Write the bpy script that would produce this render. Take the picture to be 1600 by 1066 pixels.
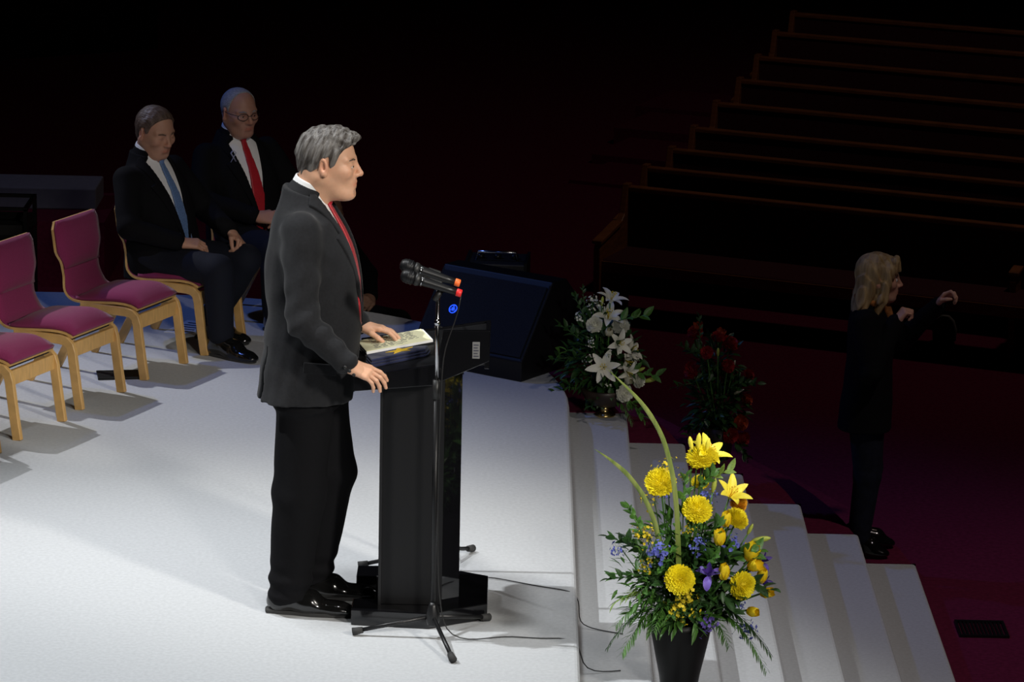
import bpy, bmesh, math, random
import numpy as np
from mathutils import Vector, Matrix, Euler
random.seed(7); RNG = np.random.RandomState(11)
for o in list(bpy.data.objects): bpy.data.objects.remove(o, do_unlink=True)
S = bpy.context.scene
COL = S.collection
PI = math.pi
def rad(a): return math.radians(a)

# ---------------------------------------------------------------- camera
FPX = 5600.0; TH = math.atan(1379/5600); RHO = rad(1.2); CAMH = 4.43
cam = bpy.data.cameras.new('camera'); camo = bpy.data.objects.new('camera', cam); COL.objects.link(camo)
cam.sensor_width = 36.0; cam.lens = FPX/1600*36.0; cam.clip_end = 200
F = Vector((0, math.cos(TH), -math.sin(TH))); U0 = Vector((0, math.sin(TH), math.cos(TH))); R0 = Vector((1, 0, 0))
CR = math.cos(RHO)*R0 + math.sin(RHO)*U0; CU = -math.sin(RHO)*R0 + math.cos(RHO)*U0
camo.matrix_world = Matrix(((CR.x, CU.x, -F.x, 0), (CR.y, CU.y, -F.y, 0), (CR.z, CU.z, -F.z, CAMH), (0, 0, 0, 1)))
S.camera = camo

# ---------------------------------------------------------------- world, lights, exposure
W = bpy.data.worlds.new('world'); S.world = W; W.use_nodes = True
W.node_tree.nodes['Background'].inputs[0].default_value = (0.5, 0.55, 0.75, 1)
W.node_tree.nodes['Background'].inputs[1].default_value = 0.004
S.view_settings.view_transform = 'Standard'; S.view_settings.look = 'None'
S.view_settings.exposure = 0.0; S.view_settings.gamma = 1.0; S.view_settings.use_curve_mapping = False

def spot(name, loc, target, power, size_deg, color=(1, 1, 1), blend=0.5, radius=0.12):
    l = bpy.data.lights.new(name, 'SPOT'); l.energy = power; l.spot_size = rad(size_deg); l.spot_blend = blend
    l.shadow_soft_size = radius; l.color = color
    o = bpy.data.objects.new(name, l); COL.objects.link(o); o.location = loc
    o.rotation_euler = (Vector(target)-Vector(loc)).to_track_quat('-Z', 'Y').to_euler()
    return o
spot('stage_spot', (-7.0, 14.0, 10.4), (-1.45, 12.9, 0.0), 4800, 31, (0.965, 0.985, 1.0), 1.0, 0.07)
spot('stage_spot', (-7.2, 21.0, 8.0), (-2.15, 15.9, 0.0), 2300, 25, (0.97, 0.97, 1.0), 0.8, 0.06)
spot('front_spot', (7.0, 5.0, 6.5), (0.0, 13.15, 1.15), 4300, 13.5, (1.0, 0.945, 0.86), 0.55, 0.5)
spot('front_spot', (3.4, 1.5, 6.0), (0.05, 13.2, 0.9), 1900, 15, (1.0, 0.95, 0.88), 0.6, 0.5)
spot('top_spot', (-1.6, 12.6, 10.6), (-1.3, 13.0, 0.0), 1900, 40, (0.95, 0.98, 1.0), 1.0, 0.7)
spot('front_spot', (3.5, 7.0, 8.5), (-1.45, 18.1, 0.8), 900, 13, (1.0, 0.90, 0.82), 0.7, 0.12)
spot('blue_wash', (-7.0, 19.5, 8.5), (-0.9, 18.0, 0.4), 650, 30, (0.16, 0.30, 1.0), 0.7, 0.15)
spot('blue_wash', (-3.5, 10.0, 9.0), (-0.1, 17.6, 0.2), 90, 16, (0.10, 0.22, 1.0), 0.8, 0.15)
spot('blue_wash', (-9.0, 20.0, 9.0), (-3.6, 24.0, -0.5), 180, 20, (0.55, 0.6, 1.0), 0.9, 0.15)  # added dim blue fill that brings out the pale ledge
spot('hall_fill', (5.0, 21.0, 10.5), (2.6, 25.0, -1.0), 240, 80, (1.0, 0.76, 0.62), 0.9, 0.3)  # added warm fill so the dark pews show; no known lamp there
spot('hall_fill', (5.5, 12.5, 10.0), (3.0, 15.0, -1.0), 1000, 42, (1.0, 0.87, 0.82), 0.9, 0.3)  # unseen fill added to brighten the burgundy carpet and treads

# ---------------------------------------------------------------- materials
MATS = {}
def mat(name, col, rough=0.6, metal=0.0, spec=0.5, var=0.0, scale=30, bump=0.0, bscale=None, sheen=0.0, emit=None, coat=0.0, col2=None, attr=False, stretch=None, sss=0.0, rot=None):
    if name in MATS: return MATS[name]
    m = bpy.data.materials.new(name); m.use_nodes = True; nt = m.node_tree
    b = nt.nodes['Principled BSDF']
    b.inputs['Base Color'].default_value = (*col, 1); b.inputs['Roughness'].default_value = rough
    b.inputs['Metallic'].default_value = metal; b.inputs['Specular IOR Level'].default_value = spec
    if sheen: b.inputs['Sheen Weight'].default_value = sheen; b.inputs['Sheen Roughness'].default_value = 0.5
    if coat: b.inputs['Coat Weight'].default_value = coat; b.inputs['Coat Roughness'].default_value = 0.05
    if emit: b.inputs['Emission Color'].default_value = (*emit[:3], 1); b.inputs['Emission Strength'].default_value = emit[3]
    if sss: b.inputs['Subsurface Weight'].default_value = sss; b.inputs['Subsurface Radius'].default_value = (0.012, 0.005, 0.003); b.inputs['Subsurface Scale'].default_value = 0.5
    tc = nt.nodes.new('ShaderNodeTexCoord'); vec = tc.outputs['Object']
    if stretch:
        mp = nt.nodes.new('ShaderNodeMapping'); mp.inputs['Scale'].default_value = stretch
        if rot:
            m0 = nt.nodes.new('ShaderNodeMapping'); m0.inputs['Rotation'].default_value = rot; nt.links.new(vec, m0.inputs['Vector']); vec = m0.outputs['Vector']
        nt.links.new(vec, mp.inputs['Vector']); vec = mp.outputs['Vector']
    if var or col2:
        n = nt.nodes.new('ShaderNodeTexNoise'); n.inputs['Scale'].default_value = scale; n.inputs['Detail'].default_value = 4
        nt.links.new(vec, n.inputs['Vector'])
        r = nt.nodes.new('ShaderNodeValToRGB')
        c2 = col2 if col2 else tuple(min(1, c*(1+var)) for c in col)
        c1 = col if col2 else tuple(c*(1-var) for c in col)
        r.color_ramp.elements[0].position = 0.35; r.color_ramp.elements[1].position = 0.65
        r.color_ramp.elements[0].color = (*c1, 1); r.color_ramp.elements[1].color = (*c2, 1)
        nt.links.new(n.outputs['Fac'], r.inputs['Fac']); last = r.outputs['Color']
    else: last = None
    if attr:
        a = nt.nodes.new('ShaderNodeVertexColor'); a.layer_name = 'tint'
        if last:
            mx = nt.nodes.new('ShaderNodeMix'); mx.data_type = 'RGBA'; mx.blend_type = 'MULTIPLY'; mx.inputs[0].default_value = 1
            nt.links.new(last, mx.inputs[6]); nt.links.new(a.outputs['Color'], mx.inputs[7]); last = mx.outputs[2]
        else: last = a.outputs['Color']
    if last: nt.links.new(last, b.inputs['Base Color'])
    if bump:
        n2 = nt.nodes.new('ShaderNodeTexNoise'); n2.inputs['Scale'].default_value = bscale or scale*3; n2.inputs['Detail'].default_value = 3
        nt.links.new(vec, n2.inputs['Vector'])
        bp = nt.nodes.new('ShaderNodeBump'); bp.inputs['Strength'].default_value = bump; bp.inputs['Distance'].default_value = 0.01
        nt.links.new(n2.outputs['Fac'], bp.inputs['Height']); nt.links.new(bp.outputs['Normal'], b.inputs['Normal'])
    MATS[name] = m; return m

mat('grey_carpet', (0.485, 0.50, 0.515), 0.95, spec=0.1, var=0.05, scale=60, bump=0.12, bscale=500)
mat('burgundy', (0.120, 0.012, 0.040), 0.95, spec=0.1, var=0.16, scale=40, bump=0.15, bscale=400)
mat('dark_wall', (0.010, 0.008, 0.008), 0.9, spec=0.2, var=0.2, scale=2)
mat('ceiling_dark', (0.008, 0.008, 0.009), 0.9, spec=0.2)
mat('birch', (0.60, 0.36, 0.125), 0.42, var=0.10, scale=14, stretch=(1, 6, 1), bump=0.03)
mat('plum_fabric', (0.215, 0.026, 0.090), 0.95, spec=0.15, var=0.10, scale=260, bump=0.15, bscale=700, sheen=0.12)
mat('black_metal', (0.012, 0.012, 0.013), 0.38, 0.3)
mat('black_plastic', (0.012, 0.012, 0.012), 0.5)
mat('black_lacquer', (0.004, 0.004, 0.005), 0.16, coat=0.3)
mat('black_gloss', (0.004, 0.004, 0.005), 0.02, coat=1.0)
mat('black_matte', (0.005, 0.005, 0.006), 0.45, spec=0.3)
mat('chrome', (0.55, 0.55, 0.57), 0.18, 1.0)
mat('rubber', (0.03, 0.03, 0.03), 0.8)
mat('grille', (0.010, 0.013, 0.024), 0.9, spec=0.1, var=0.2, scale=200, bump=0.2, bscale=300)
mat('paper', (0.80, 0.78, 0.52), 0.9)
mat('paper_white', (0.8, 0.8, 0.8), 0.9)
mat('label_grey', (0.16, 0.16, 0.16), 0.8)
mat('ink', (0.03, 0.03, 0.05), 0.8)
mat('navy_cloth', (0.006, 0.010, 0.045), 0.9, var=0.2, scale=50, sheen=0.15)
mat('gold_cloth', (0.75, 0.48, 0.03), 0.7)
mat('red_tape', (0.75, 0.02, 0.02), 0.5)
mat('orange_tape', (0.95, 0.17, 0.03), 0.5)
mat('pew_wood', (0.26, 0.095, 0.035), 0.45, var=0.2, scale=8, stretch=(1, 1, 6))
mat('pew_cushion', (0.060, 0.008, 0.016), 0.95, var=0.15, scale=60)
mat('blue_glow', (0.02, 0.1, 0.9), 0.5, emit=(0.02, 0.10, 1.0, 1.1))
mat('amber_glow', (0.8, 0.3, 0.05), 0.5, emit=(1.0, 0.4, 0.1, 0.5))
mat('brass', (0.75, 0.55, 0.22), 0.25, 1.0)
mat('pale_ledge', (0.22, 0.23, 0.30), 0.9, var=0.05, scale=20)
M = MATS

# ---------------------------------------------------------------- mesh helpers
def newmesh(name, V, Fc, material=None, parent=None, smooth=False, tint=None):
    me = bpy.data.meshes.new(name)
    V = np.asarray(V, np.float32); 
    if isinstance(Fc, np.ndarray):
        n = len(Fc); k = Fc.shape[1]
        me.vertices.add(len(V)); me.vertices.foreach_set('co', V.ravel())
        me.loops.add(n*k); me.loops.foreach_set('vertex_index', Fc.ravel().astype(np.int32))
        me.polygons.add(n); me.polygons.foreach_set('loop_start', np.arange(0, n*k, k, dtype=np.int32))
        me.update(calc_edges=True); me.validate()
    else:
        me.from_pydata([tuple(map(float, v)) for v in V], [], Fc); me.update()
    if smooth: me.polygons.foreach_set('use_smooth', [True]*len(me.polygons))
    if tint is not None:
        ca = me.color_attributes.new('tint', 'FLOAT_COLOR', 'POINT')
        ca.data.foreach_set('color', np.concatenate([tint, np.ones((len(V), 1))], 1).astype(np.float32).ravel())
    o = bpy.data.objects.new(name, me); COL.objects.link(o)
    if material is not None: me.materials.append(M[material] if isinstance(material, str) else material)
    if parent is not None: o.parent = parent
    return o
class MB:
    def __init__(s): s.v = []; s.f = []
    def add(s, V, Fc):
        b = len(s.v); s.v += [tuple(v) for v in V]; s.f += [tuple(i+b for i in q) for q in Fc]; return s
    def box(s, lo, hi, mx=None):
        x0, y0, z0 = lo; x1, y1, z1 = hi
        V = [(x0,y0,z0),(x1,y0,z0),(x1,y1,z0),(x0,y1,z0),(x0,y0,z1),(x1,y0,z1),(x1,y1,z1),(x0,y1,z1)]
        if mx is not None: V = [tuple(mx @ Vector(v)) for v in V]
        return s.add(V, [(0,3,2,1),(4,5,6,7),(0,1,5,4),(1,2,6,5),(2,3,7,6),(3,0,4,7)])
    def prism(s, poly, h0, h1, fn):
        """poly 2D ccw; fn(a,b,h)->xyz"""
        n = len(poly); V = [fn(a, b, h0) for a, b in poly]+[fn(a, b, h1) for a, b in poly]
        return s.add(V, [tuple(range(n))[::-1], tuple(range(n, 2*n))]+[(i, (i+1) % n, n+(i+1) % n, n+i) for i in range(n)])
    def tube(s, pts, r, n=10, cap=True, sx=1.0, sy=1.0, up=None):
        pts = [Vector(p) for p in pts]; m = len(pts)
        rs = r if isinstance(r, (list, tuple)) else [r]*m
        V = []; prev = None
        for i, p in enumerate(pts):
            t = (pts[min(i+1, m-1)]-pts[max(i-1, 0)]).normalized()
            if prev is None:
                a = Vector(up) if up else (Vector((0, 0, 1)) if abs(t.z) < .9 else Vector((1, 0, 0)))
                nrm = (a - t*a.dot(t)).normalized()
            else: nrm = (prev - t*prev.dot(t)).normalized()
            prev = nrm; bn = t.cross(nrm)
            for k in range(n):
                a = 2*PI*k/n; V.append(tuple(p + nrm*(math.cos(a)*rs[i]*sx) + bn*(math.sin(a)*rs[i]*sy)))
        Fc = [(i*n+k, i*n+(k+1) % n, (i+1)*n+(k+1) % n, (i+1)*n+k) for i in range(m-1) for k in range(n)]
        if cap: Fc += [tuple(range(n))[::-1], tuple(range((m-1)*n, m*n))]
        return s.add(V, Fc)
    def lathe(s, prof, n=24, c=(0, 0, 0)):
        V = [(c[0]+r*math.cos(2*PI*k/n), c[1]+r*math.sin(2*PI*k/n), c[2]+z) for r, z in prof for k in range(n)]
        m = len(prof)
        Fc = [(i*n+k, i*n+(k+1) % n, (i+1)*n+(k+1) % n, (i+1)*n+k) for i in range(m-1) for k in range(n)]
        Fc += [tuple(range(n))[::-1], tuple(range((m-1)*n, m*n))]
        return s.add(V, Fc)
    def ball(s, c, r, n=10, m=7, sc=(1, 1, 1)):
        V = [(c[0], c[1], c[2]-r*sc[2])]
        for i in range(1, m):
            a = -PI/2+PI*i/m
            V += [(c[0]+r*sc[0]*math.cos(a)*math.cos(2*PI*k/n), c[1]+r*sc[1]*math.cos(a)*math.sin(2*PI*k/n), c[2]+r*sc[2]*math.sin(a)) for k in range(n)]
        V.append((c[0], c[1], c[2]+r*sc[2]))
        Fc = [(0, 1+(k+1) % n, 1+k) for k in range(n)]
        for i in range(m-2):
            for k in range(n): a = 1+i*n+k; b = 1+i*n+(k+1) % n; Fc.append((a, b, b+n, a+n))
        t = len(V)-1; b0 = 1+(m-2)*n
        Fc += [(b0+k, b0+(k+1) % n, t) for k in range(n)]
        return s.add(V, Fc)
    def build(s, name, material, parent=None, smooth=False, bevel=0, seg=2):
        o = newmesh(name, s.v, s.f, material, parent, smooth)
        if bevel:
            bm = bmesh.new(); bm.from_mesh(o.data)
            es = [e for e in bm.edges if len(e.link_faces) == 2 and e.calc_face_angle(0) > 0.5]
            bmesh.ops.bevel(bm, geom=es, offset=bevel, segments=seg, affect='EDGES', profile=0.5)
            bm.to_mesh(o.data); bm.free()
        return o
def tag(o, label=None, cat=None, group=None, kind=None):
    if label: o['label'] = label
    if cat: o['category'] = cat
    if group: o['group'] = group
    if kind: o['kind'] = kind
    return o
def empty(name, loc, rz=0.0):
    o = bpy.data.objects.new(name, None); COL.objects.link(o); o.location = loc; o.rotation_euler = (0, 0, rz); o.empty_display_size = 0.1
    return o
def copy_tree(o, parent=None):
    c = o.copy(); COL.objects.link(c)
    if parent is not None: c.parent = parent
    for ch in o.children: copy_tree(ch, c)
    return c
def arc(cx, cy, r, a0, a1, n):
    return [(cx+r*math.cos(a0+(a1-a0)*i/n), cy+r*math.sin(a0+(a1-a0)*i/n)) for i in range(n+1)]
XY = lambda a, b, h: (a, b, h)

# ---------------------------------------------------------------- the setting
FLZ = -1.05
tag(MB().box((-14, -7, FLZ-.3), (16, 40, FLZ)).build('floor', 'burgundy'), 'dark burgundy carpeted auditorium floor', 'floor', kind='structure')
tag(MB().box((-14, 40, FLZ), (16, 40.3, 11)).build('wall_back', 'dark_wall'), 'black unlit far wall of the hall', 'wall', kind='structure')
tag(MB().box((-14.3, -7, FLZ), (-14, 40, 11)).build('wall_left', 'dark_wall'), 'black unlit side wall left of the stage', 'wall', kind='structure')
tag(MB().box((16, -7, FLZ), (16.3, 40, 11)).build('wall_right', 'dark_wall'), 'black unlit side wall right of the pews', 'wall', kind='structure')
tag(MB().box((-14, -7.3, FLZ), (16, -7, 11)).build('wall_front', 'dark_wall'), 'black unlit wall behind the viewer', 'wall', kind='structure')
tag(MB().box((-14.3, -7.3, 11), (16.3, 40.3, 11.3)).build('ceiling', 'ceiling_dark'), 'black unlit ceiling of the hall', 'ceiling', kind='structure')
X0 = 0.283; TR = 0.2935; RI = 0.15; YG = 17.165; YC = 16.75; RB = 2.15
def stage_outline(off):
    # plan of the platform: straight front edge, rounded rear corner, straight rear edge
    xe = X0+off; r = RB+off
    return [(-8.6, 8.2), (xe, 8.2)] + arc(xe-r, YC, r, 0, PI/2, 22) + [(-8.6, YC+r)]
st = MB().prism(stage_outline(0), FLZ, 0, XY).build('floor_stage', 'grey_carpet', bevel=0.02, seg=3)
tag(st, 'pale grey carpeted stage platform lit white by spotlights', 'stage', kind='structure')
for k in range(1, 7):
    z = -RI*k; xe = X0+TR*k; xi = X0+TR*(k-1)-.02
    s_ = MB().box((xi, 8.2, FLZ), (xe, YG, z)).build('stage_step', 'grey_carpet', bevel=0.02, seg=3)
    for p in s_.data.polygons: p.use_smooth = False
    tag(s_, '%s grey carpeted step down from the stage' % ['first', 'second', 'third', 'fourth', 'fifth', 'lowest'][k-1], 'step', kind='structure')
    r = RB+TR*k; cxx = xe-r
    poly = [(xi-.1, YG)] + [(xe, YG)] + arc(cxx, YC, r, math.asin((YG-YC)/r), PI/2, 22)[0:] + [(-8.6, YC+r), (-8.6, YC+r-TR-.3)] + [(a, b) for a, b in arc(cxx, YC, r-TR-.1, PI/2, math.asin((YG-YC)/(r-TR-.1)), 22)]
    poly = poly[1:-1] + [(xi-.1, YG)]
    b_ = MB().prism(poly, FLZ, z-.002, XY).build('carpet_step', 'burgundy')
    tag(b_, '%s burgundy step curving round behind the stage corner' % ['first', 'second', 'third', 'fourth', 'fifth', 'lowest'][k-1], 'step', kind='structure')
# side platform far left behind the chairs
sp = MB().box((-8.5, 23.5, FLZ), (-2.75, 24.5, -0.60)).build('platform_side', 'burgundy')
tag(sp, 'low burgundy platform in the dark behind the chairs', 'platform', kind='structure')
tag(MB().box((-8.5, 23.9, -0.60), (-2.85, 24.35, -0.45)).build('trim_1', 'pale_ledge', bevel=.01), 'pale blue grey ledge on the dark platform', 'ledge', kind='structure')
# folded-flat wing wall behind on the left (barely lit)
tag(MB().prism([(-9, 30), (-3.4, 33.5), (-3.5, 33.7), (-9.1, 30.2)], FLZ, 7.5, XY).build('wall_wing', 'dark_wall'), 'dark slanting wing wall at upper left', 'wall', kind='structure')

# ---------------------------------------------------------------- chairs
FW = Vector((math.cos(rad(-25)), math.sin(rad(-25)), 0)); LT = Vector((-FW.y, FW.x, 0))
def shell_profile():
    # side profile (x fwd, z) of the bent plywood shell, seat front to back top
    P = [(0.215, 0.415), (0.19, 0.437), (0.12, 0.447), (0.02, 0.436), (-0.08, 0.425), (-0.15, 0.425), (-0.185, 0.437), (-0.21, 0.468), (-0.222, 0.52), (-0.232, 0.585), (-0.246, 0.66), (-0.258, 0.74), (-0.268, 0.805)]
    return [(x, CZ(z)) for x, z in P]
def CZ(z): return z*.82 if z < .45 else .369+(z-.45)*1.03
def halfw(t):
    # half width along the shell
    ks = [(0, .185), (.15, .2), (.4, .2), (.55, .18), (.66, .16), (.72, .163), (.82, .2), (.95, .2), (1, .178)]
    for (a, b), (c, d) in zip(ks, ks[1:]):
        if t <= c: u = (t-a)/(c-a); u = u*u*(3-2*u); return b+(d-b)*u
    return ks[-1][1]
def resample(P, n):
    P = np.array(P); 
    # catmull style dense interpolation
    t = np.r_[0, np.cumsum(np.linalg.norm(np.diff(P, axis=0), axis=1))]; t /= t[-1]
    u = np.linspace(0, 1, n); q = np.stack([np.interp(u, t, P[:, i]) for i in range(P.shape[1])], 1)
    for _ in range(3): q[1:-1] = (q[:-2]+2*q[1:-1]+q[2:])/4
    return q, u
def sheet(name, q, hw, thick, off, material, parent, nw=8, dome=0.0, edge=None):
    # solid slab following a profile; off: offset along the normal (towards sitter)
    n = len(q); tg = np.gradient(q, axis=0); tg /= np.linalg.norm(tg, axis=1)[:, None]
    nr = np.stack([-tg[:, 1], tg[:, 0]], 1)
    nr = np.where((nr[:, 1:2] < 0) & (np.abs(nr[:, 1:2]) > .2), -nr, nr)
    nr = np.where((np.abs(nr[:, 1:2]) <= .2) & (nr[:, 0:1] < 0), -nr, nr)
    top = []; bot = []
    for i in range(n):
        for j in range(nw+1):
            s = -1+2*j/nw; y = hw[i]*s
            e = (1-abs(s)**4)*min(1, 6*min(i, n-1-i)/n) if dome else 1
            h = off+thick*(0.35+0.65*e) if dome else off+thick
            pt = q[i]+nr[i]*h; pb = q[i]+nr[i]*off
            top.append((pt[0], y, pt[1])); bot.append((pb[0], y, pb[1]))
    V = top+bot; N = n*(nw+1); Fc = []
    for i in range(n-1):
        for j in range(nw):
            a = i*(nw+1)+j; b = a+1; c = a+nw+2; d = a+nw+1
            Fc.append((a, d, c, b)); Fc.append((N+a, N+b, N+c, N+d))
        a = i*(nw+1); Fc.append((a, N+a, N+a+nw+1, a+nw+1)); a += nw; Fc.append((a, a+nw+1, N+a+nw+1, N+a))
    for j in range(nw):
        Fc.append((j, j+1, N+j+1, N+j)); a = (n-1)*(nw+1)+j; Fc.append((a, N+a, N+a+1, a+1))
    o = newmesh(name, V, Fc, material, parent, smooth=bool(dome))
    bm = bmesh.new(); bm.from_mesh(o.data); bmesh.ops.recalc_face_normals(bm, faces=bm.faces); bm.to_mesh(o.data); bm.free()
    return o
def bent(path, w, t, up):
    return MB().tube(path, 1.0, 4, True)
def bar(pts, wx, wy, sidev=(0, 1, 0)):
    # rectangular section swept along pts: wx across sidev, wy in the plane of the path
    m = MB(); pts = [Vector(p) for p in pts]; sv = Vector(sidev); V = []
    for i, p in enumerate(pts):
        t = (pts[min(i+1, len(pts)-1)]-pts[max(i-1, 0)]).normalized(); n = t.cross(sv).normalized()
        for a, b in ((-1, -1), (1, -1), (1, 1), (-1, 1)): V.append(tuple(p+sv*(a*wx/2)+n*(b*wy/2)))
    Fc = [(i*4+k, i*4+(k+1) % 4, i*4+4+(k+1) % 4, i*4+4+k) for i in range(len(pts)-1) for k in range(4)]+[(3, 2, 1, 0), tuple(range(len(V)-4, len(V)))]
    return m.add(V, Fc)
def fixn(o):
    bm = bmesh.new(); bm.from_mesh(o.data); bmesh.ops.recalc_face_normals(bm, faces=bm.faces); bm.to_mesh(o.data); bm.free(); return o
def make_chair():
    t = empty('chair', (0, 0, 0))
    q, u = resample(shell_profile(), 44); hw = [halfw(x) for x in u]
    sheet('shell', q, hw, 0.012, 0.0, 'birch', t)
    i0 = [i for i in range(44) if u[i] < .46]; 
    sheet('seat', q[i0], [hw[i]-.004 for i in i0], 0.05, 0.012, 'plum_fabric', t, dome=1)
    i1 = [i for i in range(44) if u[i] > .44 and u[i] < .70]
    sheet('lower_back', q[i1], [hw[i]-.003 for i in i1], 0.012, 0.012, 'plum_fabric', t, dome=1)
    i2 = [i for i in range(44) if u[i] > .675]
    sheet('backrest', q[i2], [hw[i]-.004 for i in i2], 0.036, 0.012, 'plum_fabric', t, dome=1)
    for s in (-1, 1):
        y = s*.19
        front = [(0.262, y, 0.0), (0.245, y, 0.13), (0.228, y, 0.28), (0.222, y, 0.335), (0.212, y, 0.375), (0.19, y, 0.398), (0.155, y, 0.406), (0.05, y, 0.406), (-0.10, y, 0.402)]
        front = [(x, y_, CZ(z)) for x, y_, z in front]
        fixn(bar(front, 0.024, 0.046).build('front_leg', 'birch', t, bevel=.003, seg=1))
        rear = [(-0.255, s*.172, 0.0), (-0.19, s*.172, 0.15), (-0.125, s*.172, 0.30), (-0.085, s*.172, 0.395)]
        rear = [(x, y_, CZ(z)) for x, y_, z in rear]
        fixn(bar(rear, 0.024, 0.042).build('rear_leg', 'birch', t, bevel=.003, seg=1))
    MB().box((0.205, -.18, CZ(0.305)), (0.227, .18, CZ(0.392))).build('front_rail', 'birch', t, bevel=.003)
    MB().box((-0.13, -.165, CZ(0.355)), (-0.11, .165, CZ(0.395))).build('rear_rail', 'birch', t, bevel=.003)
    MB().box((-.10, -.178, CZ(0.398)), (0.20, .178, CZ(0.414))).build('under_plate', 'black_plastic', t)
    return t
CH0 = make_chair()
chair_used = [False]
def place_chair(nx, ny, label, yaw=-25, z=0):
    # nx, ny: floor point of the near front leg
    fw = Vector((math.cos(rad(yaw)), math.sin(rad(yaw)), 0)); lt = Vector((-fw.y, fw.x, 0))
    c = Vector((nx, ny, z)) - fw*0.262 + lt*0.19
    o = CH0 if not chair_used[0] else copy_tree(CH0)
    chair_used[0] = True
    o.location = c; o.rotation_euler = (0, 0, rad(yaw)); tag(o, label, 'chair', 'plum stage chairs in a row')
    return c
C0 = place_chair(-2.262, 15.883, 'empty plum chair at the left edge, only seat and front legs showing')
C1 = place_chair(-2.045, 16.444, 'empty plum chair between the left edge chair and the next')
C2 = place_chair(-1.799, 17.03, 'empty plum chair beside the man with the blue tie')
C3 = place_chair(-1.548, 17.55, 'plum chair under the man with the blue tie')
C4 = place_chair(-1.16, 18.14, 'plum chair under the man with glasses and red tie')
for i, lab in enumerate(['plum chair just outside the left edge, shadow on the stage', 'plum chair outside the left edge, second from the frame', 'plum chair outside the left edge, third from the frame']):
    place_chair(-2.262-.225*(i+1)+(0, .10, .26)[i], 15.883-.575*(i+1), lab)
# ---------------------------------------------------------------- things on the floor by the chairs
b = MB().box((-.11, -.075, 0), (.11, .075, .012)).build('booklet', 'black_matte', bevel=.002); b.location = (-1.93, 17.10, 0); b.rotation_euler = (0, 0, rad(10))
tag(b, 'black booklet lying flat under the plum chair', 'booklet')
b = MB().box((-.1, -.14, 0), (.1, .14, .004)).build('paper_sheet', 'paper_white'); b.location = (-1.66, 18.12, 0); b.rotation_euler = (0, 0, rad(-20))
tag(b, 'white printed sheet on the floor under the seated man', 'paper')
for i in range(5):
    pr = MB().box((-.07, -.1+.045*i, .0042), (.05-.02*(i % 2), -.085+.045*i, .0048)).build('print_line', 'ink', b)

# ---------------------------------------------------------------- lectern
def lect():
    t = empty('lectern', (-0.33, 13.58, 0))
    ox, oy = -0.33, 13.58
    f = lambda a, b, h: (a-ox, b-oy, h)
    base = [(-.605, 13.30), (-.30, 13.27), (-.075, 13.41), (-.075, 13.77), (-.30, 13.89), (-.605, 13.87), (-.605, 13.74), (-.52, 13.74), (-.52, 13.44), (-.605, 13.44)]
    MB().prism(base, 0, 0.065, f).build('base', 'black_lacquer', t, bevel=.004)
    # column panels
    MB().prism([(-.495, 13.375), (-.254, 13.375), (-.254, 13.40), (-.495, 13.40)], .065, 1.02, f).build('side_panel', 'black_matte', t, bevel=.002)
    MB().prism([(-.495, 13.76), (-.254, 13.76), (-.254, 13.785), (-.495, 13.785)], .065, 1.02, f).build('side_panel', 'black_matte', t, bevel=.002)
    MB().prism([(-.254, 13.375), (-.188, 13.417), (-.188, 13.45), (-.254, 13.40)], .065, 1.04, f).build('corner_panel', 'black_gloss', t)
    MB().prism([(-.254, 13.76), (-.188, 13.71), (-.188, 13.743), (-.254, 13.785)], .065, 1.04, f).build('corner_panel', 'black_gloss', t)
    MB().prism([(-.212, 13.45), (-.188, 13.45), (-.188, 13.71), (-.212, 13.71)], .065, 1.04, f).build('front_panel', 'black_gloss', t)
    MB().prism([(-.47, 13.40), (-.212, 13.40), (-.212, 13.76), (-.47, 13.76)], .60, .62, f).build('shelf', 'black_matte', t)
    MB().box((-.503-ox, 13.36-oy, .065), (-.492-ox, 13.375-oy, 1.0)).build('edge_strip', 'black_metal', t)
    # desk tray
    g = lambda a, b, h: (a-ox, h-oy, b)
    y0, y1 = 13.27, 13.85
    MB().prism([(-.60, .985), (-.10, 1.065), (-.10, 1.09), (-.60, 1.01)], y0, y1, g).build('desk_top', 'black_matte', t, bevel=.002)
    side = [(-.60, .955), (-.30, .985), (-.085, 1.085), (-.085, 1.205), (-.262, 1.20), (-.285, 1.065), (-.60, 1.012)]
    side2 = [(-.60, .955), (-.30, .985), (-.085, 1.05), (-.085, 1.10), (-.60, 1.015)]
    MB().prism(side, y0-.018, y0, g).build('tray_side', 'black_lacquer', t, bevel=.002)
    MB().prism(side2, y1, y1+.018, g).build('tray_side', 'black_lacquer', t, bevel=.002)
    MB().box((-.103-ox, y0-oy, 1.05), (-.085-ox, y1-oy, 1.10)).build('tray_back', 'black_lacquer', t, bevel=.002)
    lb = MB().box((-.150-ox, y0-.0195-oy, 1.095), (-.122-ox, y0-.018-oy, 1.16)).build('sticker', 'label_grey', t); lb['label'] = 'small pale printed sticker'
    for i in range(5): MB().box((-.146-ox, y0-.0202-oy, 1.102+.011*i), (-.126-ox-.004*(i % 2), y0-.0195-oy, 1.106+.011*i)).build('print_line', 'ink', lb)
    tag(t, 'tall black glossy lectern with slanted tray in front of speaking man', 'lectern'); return t
lect()
SL = math.atan2(.16, 1)
def desk(x, y, rz=0, dz=0.0):
    m = Matrix.Translation((x, y, 1.01+(x+.6)*.16+.001+dz)) @ Matrix.Rotation(-SL, 4, 'Y') @ Matrix.Rotation(rz, 4, 'Z'); return m
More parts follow.
